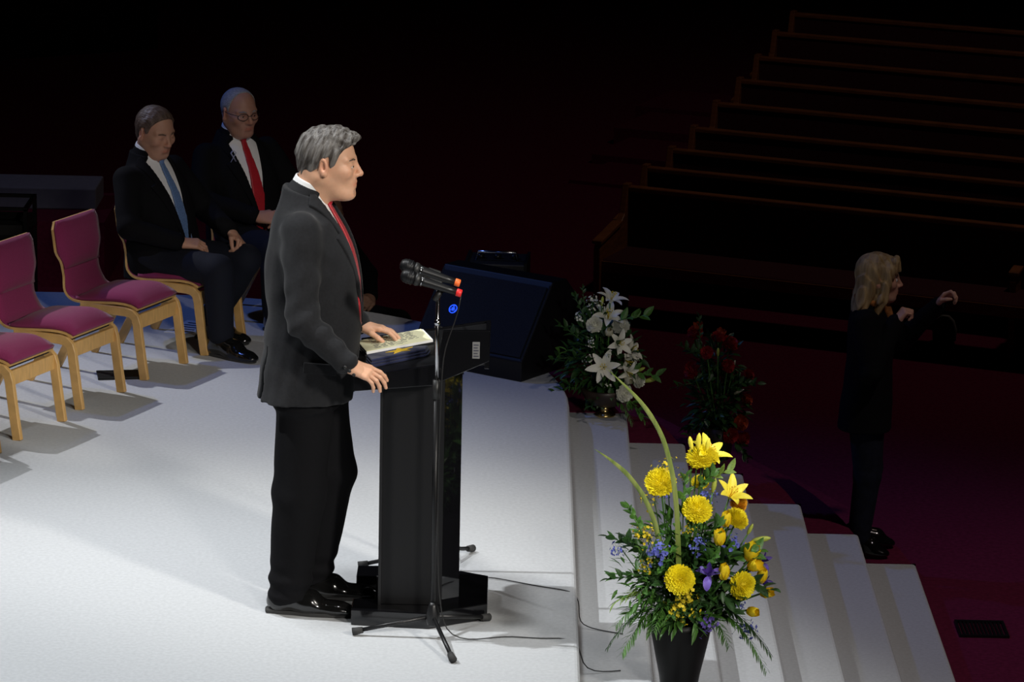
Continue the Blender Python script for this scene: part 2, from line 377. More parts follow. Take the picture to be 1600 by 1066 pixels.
# notebook
nb = empty('notebook', (0, 0, 0)); nb.matrix_world = desk(-.450, 13.70, rad(13))
MB().box((-.15, -.105, 0), (.135, .105, .006)).build('cover', 'black_matte', nb)
MB().box((-.142, -.10, .006), (.125, .10, .016)).build('page_block', 'paper_white', nb)
pg = MB().box((-.142, -.10, .016), (.118, .10, .0185)).build('page', 'paper', nb)
rr = random.Random(3)
for i in range(13):
    y = .085-.0135*i
    x = -.105+rr.random()*.01
    while x < .07 and not (i > 9 and x > 0):
        w = .012+rr.random()*.02
        if -.012 < x < .006: x = .010
        MB().box((x, y-.0022, .0185), (min(x+w, .085), y+.0022, .0189)).build('handwriting', 'ink', pg); x += w+.006+rr.random()*.006
MB().tube([(-.142, -.10, .014), (-.148, 0, .016), (-.142, .10, .014)], .004, 6).build('binding', 'black_plastic', nb)
tag(nb, 'open notebook with handwritten yellow pages lying on the lectern', 'notebook')
# folded navy cloth with gold star
fc = empty('folded_cloth', (0, 0, 0)); fc.matrix_world = desk(-.455, 13.44, rad(16))
for i, (s, hh) in enumerate(((1.0, 0.0), (.97, .011), (.94, .022))):
    pl = [(-.105*s, -.055*s), (.125*s, -.05*s), (.15*s, .0), (.06*s, .052*s), (-.10*s, .05*s)]
    MB().prism(pl, hh, hh+.0105, XY).build('fold', 'navy_cloth', fc, bevel=.004, seg=3)
star = []
for i in range(10):
    a = PI/2+2*PI*i/10; r = .046 if i % 2 == 0 else .018; star.append((.03+r*math.cos(a)*1.25, .002+r*math.sin(a)*.9))
MB().prism(star, .0325, .0345, XY).build('star', 'gold_cloth', fc)
tag(fc, 'folded navy blue cloth with gold star beside the notebook', 'cloth')

# ---------------------------------------------------------------- microphone stands
def mic_stand(name, loc, a0, h, top, label, boom=None):
    t = empty(name, loc)
    MB().tube([(0, 0, .06), (0, 0, .98)], .0105, 12).build('lower_tube', 'black_metal', t, True)
    MB().tube([(0, 0, .955), (0, 0, 1.03)], .0145, 12).build('clutch', 'black_plastic', t, True)
    MB().tube([(0, 0, 1.03), (0, 0, h)], .0075, 12).build('upper_tube', 'chrome' if not boom else 'black_metal', t, True)
    MB().lathe([(.012, .05), (.022, .055), (.027, .075), (.026, .10), (.018, .13), (.012, .145)], 18).build('hub', 'black_metal', t, True)
    for k in range(3):
        a = a0+[0, rad(108), rad(228)][k] if not boom else a0+2*PI*k/3
        c, s = math.cos(a), math.sin(a); R = .30
        lg = MB().tube([(c*.015, s*.015, .085), (c*R, s*R, .018)], .0085, 10).build('leg', 'black_metal', t, True)
        MB().tube([(c*(R-.03), s*(R-.03), .024), (c*(R+.01), s*(R+.01), .016)], [.013, .016], 10).build('rubber_foot', 'rubber', lg, True)
    MB().tube([(-.012, 0, h-.02), (.012, 0, h+.02)], .012, 10).build('clip_joint', 'black_plastic', t, True)
    kn = MB().tube([(0, -.012, h-.10), (0, -.034, h-.10)], .012, 10).build('knob', 'chrome', t, True)
    if boom:
        MB().tube([(0, 0, h), boom], .0065, 10).build('boom', 'black_metal', t, True)
        bb = Vector(boom)
        MB().tube([bb-Vector((0, 0, .015)), bb+Vector((0, 0, .02))], .010, 10).build('boom_clip', 'black_plastic', t, True)
    tag(t, label, 'mic stand'); return t
mic_stand('microphone_stand', (-.283, 13.165, 0), rad(178), 1.36, None, 'black tripod microphone stand standing nearest in front of lectern')
mic_stand('microphone_stand', (-.30, 14.03, 0), rad(60), 1.16, None, 'black boom microphone stand standing on the far side of lectern', boom=(.01, -.745, 1.385))
def mic(loc, dirv, material, label):
    t = empty('microphone', loc); d = Vector(dirv).normalized()
    t.rotation_euler = d.to_track_quat('Z', 'Y').to_euler()
    MB().tube([(0, 0, -.10), (0, 0, -.06), (0, 0, .03), (0, 0, .045)], [.013, .0145, .0185, .020], 16).build('handle', 'black_metal', t, True)
    MB().lathe([(.020, .045), (.0245, .052), (.0255, .058), (.0255, .064), (.022, .066)], 18).build('collar', 'black_plastic', t, True)
    MB().lathe([(.022, .066), (.026, .076), (.0275, .092), (.025, .108), (.017, .119), (.005, .123)], 18).build('grille', 'black_matte', t, True)
    for zz in (.078, .094): MB().lathe([(.0275, zz-.002), (.0285, zz), (.0275, zz+.002)], 18).build('grille_band', 'black_metal', t, True)
    MB().lathe([(.0185, .036), (.0205, .039), (.0185, .042)], 16).build('switch_ring', 'chrome', t, True)
    tp = MB().lathe([(.010, -.118), (.0148, -.116), (.0150, -.098), (.012, -.096)], 14).build('tape_end', material, t, True); tp['label'] = 'bright coloured tape'
    MB().box((-.022, -.018, -.035), (-.006, .018, .015)).build('clip', 'black_plastic', t, bevel=.004)
    tag(t, label, 'microphone'); return t
mic((-.306, 13.15, 1.406), (-.95, .06, .28), 'red_tape', 'black microphone with red taped end, on near stand')
mic((-.314, 13.285, 1.415), (-.95, .06, .29), 'orange_tape', 'black microphone with orange taped end, behind the red one')
# cable down the near stand; its run across the stage imitates thin shadow lines
pts = [(-.195, 13.145, 1.372), (-.20, 13.14, 1.31), (-.258, 13.14, 1.15), (-.262, 13.14, 1.05), (-.268, 13.14, .8), (-.27, 13.14, .5), (-.262, 13.14, .2), (-.235, 13.12, .03), (-.15, 13.12, .006), (.0, 13.20, .004), (.14, 13.17, .004), (.262, 13.20, .004), (.293, 13.205, -.02), (.293, 13.205, -.13), (.36, 13.22, -.146), (.45, 13.25, -.146)]
q_, _ = resample(pts, 60)
tag(MB().tube([tuple(p) for p in q_], .0024, 6).build('cable_shadow_line', 'black_plastic', None, True), 'thin black cable down near stand, its floor run imitating shadow lines', 'cable')
q_, _ = resample([(-.30, 13.98, .03), (-.22, 13.95, .006), (-.05, 13.93, .006), (.12, 13.84, .004), (.262, 13.78, .004), (.293, 13.775, -.02), (.293, 13.77, -.13), (.36, 13.75, -.146), (.47, 13.70, -.146)], 44)
tag(MB().tube([tuple(p) for p in q_], .0024, 6).build('cable_shadow_line', 'black_plastic', None, True), 'thin black line imitating a shadow on the stage behind the lectern', 'cable')  # drawn as a cable where only thin shadow lines fall

# ---------------------------------------------------------------- stage monitor with round emblem
def wedge():
    t = empty('stage_monitor', (-.065, 17.56, 0), rad(-35))
    prof = [(-.28, 0), (.30, 0), (.30, .26), (.10, .46), (-.02, .46), (-.28, .10)]   # (depth y, z), grille faces the camera side
    g = lambda a, b, h: (h, a, b)
    MB().prism(prof, -.335, .335, g).build('cabinet', 'black_matte', t, bevel=.006)
    n = Vector((0, -.36, .26)).normalized()
    fr = [(-.262, .115), (-.035, .43)]
    m = MB(); V = []
    for x in (-.315, .315):
        for (a, b) in fr:
            for h in (0.003, .012): V.append((x, a+(-.81)*h, b+.585*h))
    m.add(V, [(0, 2, 6, 4), (1, 5, 7, 3), (0, 1, 3, 2), (4, 6, 7, 5), (0, 4, 5, 1), (2, 3, 7, 6)])
    fixn(m.build('grille', 'grille', t))
    for x in (-.327, .327):
        MB().tube([(x, -.27, .108), (x, -.03, .443)], .006, 6).build('grille_edge', 'grille', t)
    # emblem: ring with three crossed forks
    ex = -0.17; c = Vector((ex, -.262+.227*0.48, .115+.315*0.48)); u = Vector((1, 0, 0)); w = Vector((0, .227, .315)).normalized(); nn = Vector((0, -.81, .585))
    c = c+nn*.016; em = MB()
    em.tube([tuple(c+u*(.022*math.cos(a))+w*(.022*math.sin(a))) for a in [2*PI*i/24 for i in range(25)]], .0026, 6)
    eo = em.build('emblem_ring', 'blue_glow', t)
    for k in range(3):
        a = PI/2+2*PI*k/3; d = u*math.cos(a)+w*math.sin(a); e = u*-math.sin(a)+w*math.cos(a)
        mm = MB(); mm.tube([tuple(c-d*.012), tuple(c+d*.006)], .0017, 5)
        for sg in (-1, 1): mm.tube([tuple(c+d*.004), tuple(c+d*.007+e*(.0035*sg)), tuple(c+d*.018+e*(.0035*sg))], .0015, 5)
        mm.build('tuning_fork', 'blue_glow', eo)
    tag(t, 'large dark wedge stage monitor with glowing blue round emblem', 'speaker')
wedge()
# small road case with gear on the rear of the stage
rc = empty('equipment_case', (-.085, 18.6, 0), rad(-4))
MB().box((-.16, -.14, 0), (.16, .14, .30)).build('case_body', 'black_plastic', rc, bevel=.008)
for x in (-.09, .0, .09): MB().lathe([(.02, .30), (.02, .318), (.012, .325)], 14, (x, 0, 0)).build('knob', 'black_metal', rc, True)
MB().tube([(-.11, -.05, .30), (-.10, -.05, .345), (.10, -.05, .345), (.11, -.05, .30)], .008, 8).build('carry_handle', 'chrome', rc, True)
for x in (-.165, .15): MB().box((x, -.145, 0), (x+.015, .145, .31)).build('corner_guard', 'black_metal', rc)
tag(rc, 'black equipment case in the shadows behind the stage monitor', 'case')
# open black framed crate far left
cr = empty('framed_box', (-3.06, 21.0, -1.05))
for x in (-.16, .16):
    for y in (-.2, .2): MB().box((x-.012, y-.012, 0), (x+.012, y+.012, 1.10)).build('post', 'black_metal', cr)
for z in (.92, 1.09):
    for y in (-.2, .2): MB().box((-.172, y-.012, z), (.172, y+.012, z+.02)).build('rail', 'black_metal', cr)
    for x in (-.16, .16): MB().box((x-.012, -.2, z), (x+.012, .2, z+.02)).build('rail', 'black_metal', cr)
MB().box((-.155, -.195, .30), (.155, .195, 1.0)).build('bin', 'black_plastic', cr)
tag(cr, 'black framed equipment box at the left edge behind the chairs', 'box')
# floor grate and stray leaf on the burgundy carpet
gr = empty('floor_grate', (2.31, 16.58, FLZ))
MB().box((-.12, -.12, 0), (.12, -.10, .012)).build('frame_bar', 'black_metal', gr); MB().box((-.12, .10, 0), (.12, .12, .012)).build('frame_bar', 'black_metal', gr)
for x in (-.12, .108): MB().box((x, -.1, 0), (x+.012, .1, .012)).build('frame_bar', 'black_metal', gr)
for i in range(11): MB().box((-.098+.0185*i, -.1, 0), (-.088+.0185*i, .1, .009)).build('slat', 'black_metal', gr)
tag(gr, 'dark metal floor grate beside the lowest grey step', 'grate')
lf = MB().tube([(-.04, 0, .006), (-.01, .004, .016), (.05, -.004, .014), (.11, .01, .006)], [.002, .007, .006, .001], 6, sx=.4).build('fallen_leaf', 'paper', None, True)
lf.location = (2.60, 16.05, FLZ); tag(lf, 'long pale dry leaf lying on burgundy floor at right edge', 'leaf')

# ---------------------------------------------------------------- pews
PA = rad(-22.8); PD = Vector((math.cos(PA), math.sin(PA), 0)); PN = Vector((math.sin(PA), -math.cos(PA), 0))  # PN faces the stage
def make_pew(L):
    t = empty('pew', (0, 0, 0))      # local: +x along, +y forwards (towards stage); base at z=0
    MB().box((.03, -.30, .40), (L-.03, -.26, .80)).build('back_panel', 'pew_cushion', t)
    MB().box((0, -.315, .80), (L, -.245, .835)).build('top_rail', 'pew_wood', t, bevel=.008)
    MB().box((.03, -.28, .36), (L-.03, .19, .43)).build('seat', 'pew_cushion', t, bevel=.02)
    MB().box((.03, .19, .35), (L-.03, .205, .42)).build('seat_rail', 'pew_wood', t)
    prof = [(-.31, 0), (.22, 0), (.24, .50), (.20, .56), (-.12, .60), (-.20, .66), (-.25, .85), (-.32, .85)]
    for x in (0, L-.045):
        e = MB().prism(prof, x, x+.045, lambda a, b, h: (h, a, b)).build('end_panel', 'pew_wood', t, bevel=.006); fixn(e)
        fixn(MB().prism([(-.12, .60), (.24, .535), (.24, .56), (-.12, .63)], x-.012, x+.057, lambda a, b, h: (h, a, b)).build('armrest', 'pew_wood', t, bevel=.005))
    n = int(L/1.6)
    for i in range(1, n): MB().box((i*L/n-.02, -.26, 0), (i*L/n+.02, .17, .36)).build('support', 'pew_wood', t)
    for ch in t.children: ch.data.transform(Matrix.Scale(-1, 4, (0, 1, 0))); ch.data.flip_normals()
    return t
def ray(u, v):
    return F + CR*((u-800)/FPX) + CU*((533-v)/FPX)
pew0 = make_pew(7.5)
ends = [(975, 288), (1005, 258), (1045, 230), (1080, 197), (1115, 158), (1152, 122), (1180, 86), (1208, 48), (1236, 18)]
names = ['front row', 'second row', 'third row', 'fourth row', 'fifth row', 'sixth row', 'seventh row', 'eighth row', 'ninth row']
zl = FLZ
camp = Vector((0, 0, CAMH))
p_base = None
for i, (u, v) in enumerate(ends):
    d = ray(u, v)
    if i == 0: tt = (FLZ+.84-CAMH)/d.z
    else: tt = (p_base - .84*i)/d.dot(PN) if True else 0
    P = camp+d*tt
    if i == 0: p_base = P.dot(PN)
    o = pew0 if i == 0 else copy_tree(pew0)
    ztop = P.z
    loc = P - PN*0.0; o.location = (loc.x+PN.x*.28, loc.y+PN.y*.28, ztop-.84)
    o.rotation_euler = (0, 0, PA)
    tag(o, 'dark wooden pew with burgundy cushion, %s counted from the stage' % names[i], 'pew', 'rows of dark pews')
    # raked carpeted riser under each pew row
    if i > 0:
        a = P-PN*.45-PD*1.2; rz = ztop-.84
        c0 = Vector((a.x, a.y, 0)); c1 = c0+PD*9.5; c2 = c1+PN*.89; c3 = c0+PN*.89
        if rz > FLZ+.02:
            rr_ = MB().prism([(c.x, c.y) for c in (c3, c2, c1, c0)][::-1], FLZ, rz, XY).build('floor_riser', 'burgundy'); fixn(rr_)
            tag(rr_, 'burgundy carpeted riser under the %s pew' % names[i], 'riser', kind='structure')
d = ray(1578, 428); tt = (FLZ+.55-CAMH)/d.z; P = camp+d*tt
o = copy_tree(pew0); o.location = (P.x-PN.x*.24, P.y-PN.y*.24, FLZ); o.rotation_euler = (0, 0, PA)
tag(o, 'dark wooden pew end just entering at the right edge', 'pew', 'rows of dark pews')
# pale bag on the front pew, small lamp far back
bg = MB().lathe([(.05, 0), (.075, .02), (.08, .09), (.06, .15), (.03, .18)], 14).build('cloth_bag', 'label_grey', None, True); bg.location = (2.785, 22.446, FLZ); tag(bg, 'pale bag on the dark floor below the raised hands of the woman', 'bag')

# ================================================================ figures: smooth-blended volumes turned into one surface
def axis(*segs):
    out = []
    for lo, hi, st in segs:
        n = max(1, int(round((hi-lo)/st))); a = np.linspace(lo, hi, n+1)
        out.append(a if not out else a[1:])
    return np.concatenate(out).astype(np.float32)
def surfnet(f, xs, ys, zs, relax=1):
    s = f < 0
    c = np.zeros(tuple(n-1 for n in f.shape), np.uint8)
    for dx in (0, 1):
        for dy in (0, 1):
            for dz in (0, 1): c += s[dx:f.shape[0]-1+dx, dy:f.shape[1]-1+dy, dz:f.shape[2]-1+dz]
    act = (c > 0) & (c < 8)
    I, J, K = np.nonzero(act); N = len(I)
    vid = np.full(act.shape, -1, np.int32); vid[I, J, K] = np.arange(N)
    acc = np.zeros((N, 3), np.float32); cnt = np.zeros(N, np.float32)
    crn = [(a, b, d) for a in (0, 1) for b in (0, 1) for d in (0, 1)]
    for a in crn:
        for ax in range(3):
            if a[ax] == 1: continue
            b = list(a); b[ax] = 1
            fa = f[I+a[0], J+a[1], K+a[2]]; fb = f[I+b[0], J+b[1], K+b[2]]
            m = (fa < 0) != (fb < 0); t = np.where(m, fa/np.where(m, fa-fb, 1), 0)
            pa = np.stack([xs[I+a[0]], ys[J+a[1]], zs[K+a[2]]], 1); pb = np.stack([xs[I+b[0]], ys[J+b[1]], zs[K+b[2]]], 1)
            p = pa+(pb-pa)*t[:, None]
            acc += np.where(m[:, None], p, 0); cnt += m
    V = acc/cnt[:, None]
    faces = []
    def emit(i, j, k, inside, order):
        q = np.stack([vid[i+o[0], j+o[1], k+o[2]] for o in order], 1)
        ok = (q >= 0).all(1); q = q[ok]; ins = inside[ok]
        q[~ins] = q[~ins][:, ::-1]; faces.append(q)
    e = s[:-1, 1:-1, 1:-1] != s[1:, 1:-1, 1:-1]; i, j, k = np.nonzero(e); emit(i, j+1, k+1, s[i, j+1, k+1], [(0, -1, -1), (0, 0, -1), (0, 0, 0), (0, -1, 0)])
    e = s[1:-1, :-1, 1:-1] != s[1:-1, 1:, 1:-1]; i, j, k = np.nonzero(e); emit(i+1, j, k+1, s[i+1, j, k+1], [(-1, 0, -1), (-1, 0, 0), (0, 0, 0), (0, 0, -1)])
    e = s[1:-1, 1:-1, :-1] != s[1:-1, 1:-1, 1:]; i, j, k = np.nonzero(e); emit(i+1, j+1, k, s[i+1, j+1, k], [(-1, -1, 0), (0, -1, 0), (0, 0, 0), (-1, 0, 0)])
    Q = np.concatenate(faces)
    for _ in range(relax):
        sm = np.zeros_like(V); n = np.zeros(N, np.float32)
        for a, b in ((0, 1), (1, 2), (2, 3), (3, 0)):
            np.add.at(sm, Q[:, a], V[Q[:, b]]); np.add.at(n, Q[:, a], 1)
            np.add.at(sm, Q[:, b], V[Q[:, a]]); np.add.at(n, Q[:, b], 1)
        V = V*.5+.5*sm/np.maximum(n, 1)[:, None]
    return V, Q
def smin(a, b, k):
    if k <= 0: return np.minimum(a, b)
    h = np.maximum(k-np.abs(a-b), 0)/k
    return np.minimum(a, b)-h*h*k*.25
def smax(a, b, k): return -smin(-a, -b, k)
def wob(X, Y, Z, sc, seed=0, n=6):
    r = np.random.RandomState(seed); o = 0
    for _ in range(n):
        d = r.randn(3); d /= np.linalg.norm(d); w = sc*(.6+.9*r.rand()); o = o+np.sin((X*d[0]+Y*d[1]+Z*d[2])*w+r.rand()*6.28)
    return o/n
class Vol:
    def __init__(s, xs, ys, zs):
        s.xs, s.ys, s.zs = xs, ys, zs; s.f = np.full((len(xs), len(ys), len(zs)), .5, np.float32); s.M = Matrix.Identity(4)
    def frame(s, m): s.M = m; return s
    def block(s, c, r):
        lo = [1e9]*3; hi = [-1e9]*3
        for a in c:
            p = s.M @ Vector(a)
            for i in range(3): lo[i] = min(lo[i], p[i]-r); hi[i] = max(hi[i], p[i]+r)
        sl = []
        for A, l, h in zip((s.xs, s.ys, s.zs), lo, hi):
            a = max(0, np.searchsorted(A, l)-1); b = min(len(A), np.searchsorted(A, h)+2); sl.append(slice(a, max(a+1, b)))
        sl = tuple(sl); Mi = np.array(s.M.inverted(), np.float32)
        X = s.xs[sl[0]][:, None, None]; Y = s.ys[sl[1]][None, :, None]; Z = s.zs[sl[2]][None, None, :]
        P = [Mi[i, 0]*X+Mi[i, 1]*Y+Mi[i, 2]*Z+Mi[i, 3] for i in range(3)]
        return sl, P
    def put(s, sl, d, k, op):
        if op == '+': s.f[sl] = smin(s.f[sl], d, k)
        elif op == '-': s.f[sl] = smax(s.f[sl], -d, k)
        else: s.f[sl] = smax(s.f[sl], d, k)
        return s
    def rc(s, a, b, ra, rb, k=.0, op='+', sc=None):
        sl, (X, Y, Z) = s.block([a, b], max(ra, rb)*(1.6 if sc else 1)+k+.012)
        ab = [b[i]-a[i] for i in range(3)]; L = sum(q*q for q in ab)+1e-12
        t = np.clip(((X-a[0])*ab[0]+(Y-a[1])*ab[1]+(Z-a[2])*ab[2])/L, 0, 1)
        dx, dy, dz = X-a[0]-t*ab[0], Y-a[1]-t*ab[1], Z-a[2]-t*ab[2]
        if sc: dx, dy, dz = dx/sc[0], dy/sc[1], dz/sc[2]
        d = np.sqrt(dx*dx+dy*dy+dz*dz)-(ra+(rb-ra)*t)
        return s.put(sl, d, k, op)
    def ell(s, c, r, k=0., op='+'):
        sl, (X, Y, Z) = s.block([c], max(r)+k+.012)
        q = np.sqrt(((X-c[0])/r[0])**2+((Y-c[1])/r[1])**2+((Z-c[2])/r[2])**2)
        return s.put(sl, (q-1)*min(r)*.5+(q-1)*.5*(sum(r)/3), k, op)
    def fn(s, c, r, func, k=0., op='+'):
        sl, P = s.block(c, r); return s.put(sl, func(*P).astype(np.float32), k, op)
    def mesh(s, name, material, parent, tint=None, relax=1):
        V, Q = surfnet(s.f, s.xs, s.ys, s.zs, relax)
        return newmesh(name, V, Q, material, parent, True, tint(V) if tint else None)
def head_prims(g, H, p):
    """H: frame of the head (x forward, y left, z up). p: options"""
    g.frame(H)
    g.ell((-.015, 0, .030), (.100, .077, .090))
    g.ell((.028, 0, -.030), (.064, .062, .085), .03)
    g.ell((.0, 0, -.045), (.068, .06+p.get('jowl', 0), .055), .03)
    ch = p.get('chin', 0); jx = p.get('jaw', 0)
    for s in (-1, 1):
        g.rc((-.02, s*.054, -.05), (.052+jx, s*.024, -.098-ch), .019, .019, .02)
        g.ell((.056, s*.045, -.024), (.030, .022, .025), .02)
    g.rc((.068+jx, -.012, -.100-ch), (.068+jx, .012, -.100-ch), .019, .019, .02)
    if p.get('jowl'): g.ell((.03, 0, -.105), (.05, .045, .03), .03)
    for s in (-1, 1):
        g.rc((.081, s*.004, .017), (.064, s*.05, .020), .0115, .009, .012)
        g.ell((.098, s*.034, -.001), (.019, .018, .0125), .012, '-')
        g.ell((.0735, s*.032, -.002), (.0165, .017, .0125), .004)
        if p.get('open_eyes', True): g.rc((.0905, s*.022, -.003), (.083, s*.045, -.003), .0016, .0016, .002, '-')
    g.rc((.086, 0, .014), (.111, 0, -.030), .0075, .0100, .010)
    g.ell((.1095, 0, -.033), (.0125, .0125, .0105), .006)
    for s in (-1, 1): g.ell((.098, s*.0135, -.037), (.012, .008, .0085), .006)
    g.ell((.076, 0, -.068), (.023, .033, .027), .02)
    mo = p.get('mouth', 0.0)
    for s in (-1, 1):
        g.rc((.0945, 0, -.0625), (.083, s*.024, -.068), .0058, .003, .005)
        g.rc((.0925-mo*.2, 0, -.0770-mo*.8), (.082, s*.022, -.071-mo*.3), .0066, .003, .005)
    for s in (-1, 1):
        g.rc((.108-mo*1.4, 0, -.0690-mo*.5), (.085-mo*.4, s*.023, -.0690-mo*.3), .0014+mo*.55, .001+mo*.12, .002, '-')
    g.rc((.101, -.014, -.090-mo), (.101, .014, -.090-mo), .007, .007, .012, '-')
    for s in (-1, 1):
        E = H @ Matrix.Translation((-.012, s*.080, -.006)) @ Matrix.Rotation(s*rad(24), 4, 'Z') @ Matrix.Rotation(rad(-10), 4, 'Y')
        g.frame(E); g.ell((0, 0, 0), (.0195, .0075, .034), .004); g.ell((.003, s*.009, .004), (.0105, .0095, .020), .003, '-'); g.ell((.003, s*.004, -.006), (.006, .007, .008), .003, '-'); g.ell((.004, s*.002, -.027), (.010, .007, .011), .006)
    g.frame(H)
def skin_tint(H, base, lip=(1.0, .62, .58), flush=.12):
    Hi = np.array(H.inverted(), np.float32)
    def fn(V):
        L = V@Hi[:3, :3].T+Hi[:3, 3]; x, y, z = L[:, 0], L[:, 1], L[:, 2]
        T = np.tile(np.array(base, np.float32), (len(V), 1))
        def bl(w, c): nonlocal T; w = np.clip(w, 0, 1)[:, None]; T = T*(1-w)+T*np.array(c)*w
        bl(1.4*np.exp(-(((x-.092)/.012)**2+(y/.022)**2+((z+.0695)/.0095)**2)), lip)
        bl(flush*4*np.exp(-(((x-.105)/.02)**2+(y/.02)**2+((z+.033)/.014)**2)), (1., .70, .62))
        for s in (-1, 1):
            bl(flush*3*np.exp(-(((x-.06)/.03)**2+((y-s*.05)/.02)**2+((z+.03)/.022)**2)), (1., .78, .70))
            bl(flush*5*np.exp(-(((x+.01)/.025)**2+((y-s*.085)/.012)**2+((z+.005)/.03)**2)), (1., .72, .66))
            bl(.5*np.exp(-(((x-.09)/.012)**2+((y-s*.034)/.016)**2+((z+.002)/.005)**2)), (.55, .42, .38))
            bl(.8*np.exp(-(((x-.082)/.016)**2+((y-s*.032)/.019)**2+((z-.023)/.0045)**2)), (.55, .5, .48))
        return np.clip(T, 0, 1)
    return fn
def hand_prims(g, Wm, side, curl, spread=0.0, thumb=0.35, sc=1.0, thumbcurl=0.3):
    """Wm: wrist frame, x along the fingers, z out of the back of the hand; side=+1: thumb towards +y"""
    g.frame(Wm @ Matrix.Scale(sc, 4))
    g.rc((-.03, 0, 0), (.03, 0, 0), .024, .024, .01, sc=(1, 1.15, .85))
    for i in range(4):
        y = side*(.030-.0205*i)
        g.rc((.015, y*.6, 0), (.082-.004*abs(i-1), y, 0), .0165, .0125, .014, sc=(1, 1, .95))
    Ls = [(.040, .026, .022), (.045, .029, .023), (.041, .027, .022), (.032, .021, .019)]
    for i in range(4):
        y = side*(.030-.0205*i); p = Vector((.086-.004*abs(i-1), y, 0)); a = 0; sp = side*spread*(1.5-i)/1.5
        cs = curl[i] if isinstance(curl[0], (list, tuple)) else curl
        r = .0093 if i < 3 else .0082
        for j in range(3):
            a += cs[j]; d = Vector((math.cos(a)*math.cos(sp), math.cos(a)*math.sin(sp), -math.sin(a)))
            q = p+d*Ls[i][j]; g.rc(tuple(p), tuple(q), r, r*.93, .004 if j else .006); p = q; r *= .93
    p = Vector((.018, side*.028, -.006)); d = Vector((math.cos(thumb+.3), side*math.sin(thumb+.3), -.25)).normalized()
    q = p+d*.042; g.rc(tuple(p), tuple(q), .016, .0125, .010); d2 = Vector((math.cos(thumb-thumbcurl*.6), side*math.sin(thumb-thumbcurl*.6), -.25-thumbcurl)).normalized()
    q2 = q+d2*.032; g.rc(tuple(q), tuple(q2), .0118, .0108, .005); d3 = Vector((math.cos(thumb-thumbcurl*1.5), side*math.sin(thumb-thumbcurl*1.5), -.3-thumbcurl)).normalized()
    q3 = q2+d3*.024; g.rc(tuple(q2), tuple(q3), .0106, .009, .004)
    g.frame(Matrix.Identity(4))
def frame_from(o, x, zhint):
    x = Vector(x).normalized(); z = Vector(zhint); z = (z-x*z.dot(x)).normalized(); y = z.cross(x)
    return Matrix(((x.x, y.x, z.x, o[0]), (x.y, y.y, z.y, o[1]), (x.z, y.z, z.z, o[2]), (0, 0, 0, 1)))
def loft(rings, e=2.5):
    R = np.array(rings, np.float32)      # z, cx, rx, ry
    def T(X, Y, Z):
        zc = np.clip(Z, R[0, 0], R[-1, 0])
        cx = np.interp(zc, R[:, 0], R[:, 1]); rx = np.interp(zc, R[:, 0], R[:, 2]); ry = np.interp(zc, R[:, 0], R[:, 3])
        q = (np.abs((X-cx)/rx)**e+np.abs(Y/ry)**e)**(1/e)
        d = (q-1)*np.minimum(rx, ry)
        return np.maximum(d, np.maximum(R[0, 0]-Z, Z-R[-1, 0]))
    return T
def smooth_rings(r, n=40):
    r = np.array(r, float); z = np.linspace(r[0, 0], r[-1, 0], n); q = np.stack([z]+[np.interp(z, r[:, 0], r[:, i]) for i in range(1, 4)], 1)
    for _ in range(4): q[1:-1, 1:] = (q[:-2, 1:]+2*q[1:-1, 1:]+q[2:, 1:])/4
    return q

mat('skin_fair', (1, 1, 1), 0.48, spec=0.35, attr=True, var=0.05, scale=60, bump=0.05, bscale=250, sss=0.12)
mat('suit_charcoal', (0.0115, 0.012, 0.0140), 0.85, spec=0.2, var=0.12, scale=90, bump=0.10, bscale=420, sheen=0.08)
mat('suit_black', (0.0045, 0.0045, 0.0055), 0.9, spec=0.12, var=0.12, scale=90, bump=0.08, bscale=420)
mat('suit_navy', (0.006, 0.0075, 0.014), 0.85, spec=0.25, var=0.12, scale=90, bump=0.08, bscale=420)
mat('jeans_dark', (0.010, 0.013, 0.024), 0.9, spec=0.2, var=0.2, scale=30)
mat('shirt_white', (0.80, 0.80, 0.80), 0.8, bump=0.05, bscale=300)
mat('tie_red', (0.42, 0.008, 0.018), 0.45, var=0.15, scale=160, sheen=0.2)
mat('tie_blue', (0.10, 0.18, 0.36), 0.5, var=0.25, scale=180, sheen=0.2)
mat('shoe_black', (0.006, 0.006, 0.006), 0.14, coat=0.4)
mat('hair_grey', (0.040, 0.031, 0.026), 0.5, col2=(0.20, 0.187, 0.175), scale=9, stretch=(9, 5, .9), rot=(0, rad(-19.5), 0), bump=0.7, bscale=14)
mat('hair_brown', (0.060, 0.035, 0.022), 0.5, col2=(0.13, 0.085, 0.06), scale=40, stretch=(.4, 3, 1), bump=0.5, bscale=90)
mat('hair_short_grey', (0.22, 0.22, 0.23), 0.7, col2=(0.34, 0.34, 0.36), scale=120, bump=0.3, bscale=300)
mat('hair_blond', (0.26, 0.16, 0.06), 0.5, col2=(0.50, 0.36, 0.18), scale=14, stretch=(2.5, 2.5, .35), bump=0.8, bscale=40)
mat('hair_dark', (0.02, 0.015, 0.012), 0.6)
mat('eye_white', (0.7, 0.68, 0.66), 0.2)
mat('eye_dark', (0.02, 0.015, 0.012), 0.15)
mat('glasses_frame', (0.01, 0.01, 0.01), 0.3)
mat('scarf', (0.30, 0.11, 0.025), 0.9, var=0.4, scale=50)
mat('gold', (0.8, 0.5, 0.12), 0.3, 1.0)
mat('silver', (0.7, 0.7, 0.72), 0.25, 1.0)
mat('ribbon_pale', (0.35, 0.37, 0.5), 0.8)
glass = bpy.data.materials.new('lens_glass'); glass.use_nodes = True; gnt = glass.node_tree
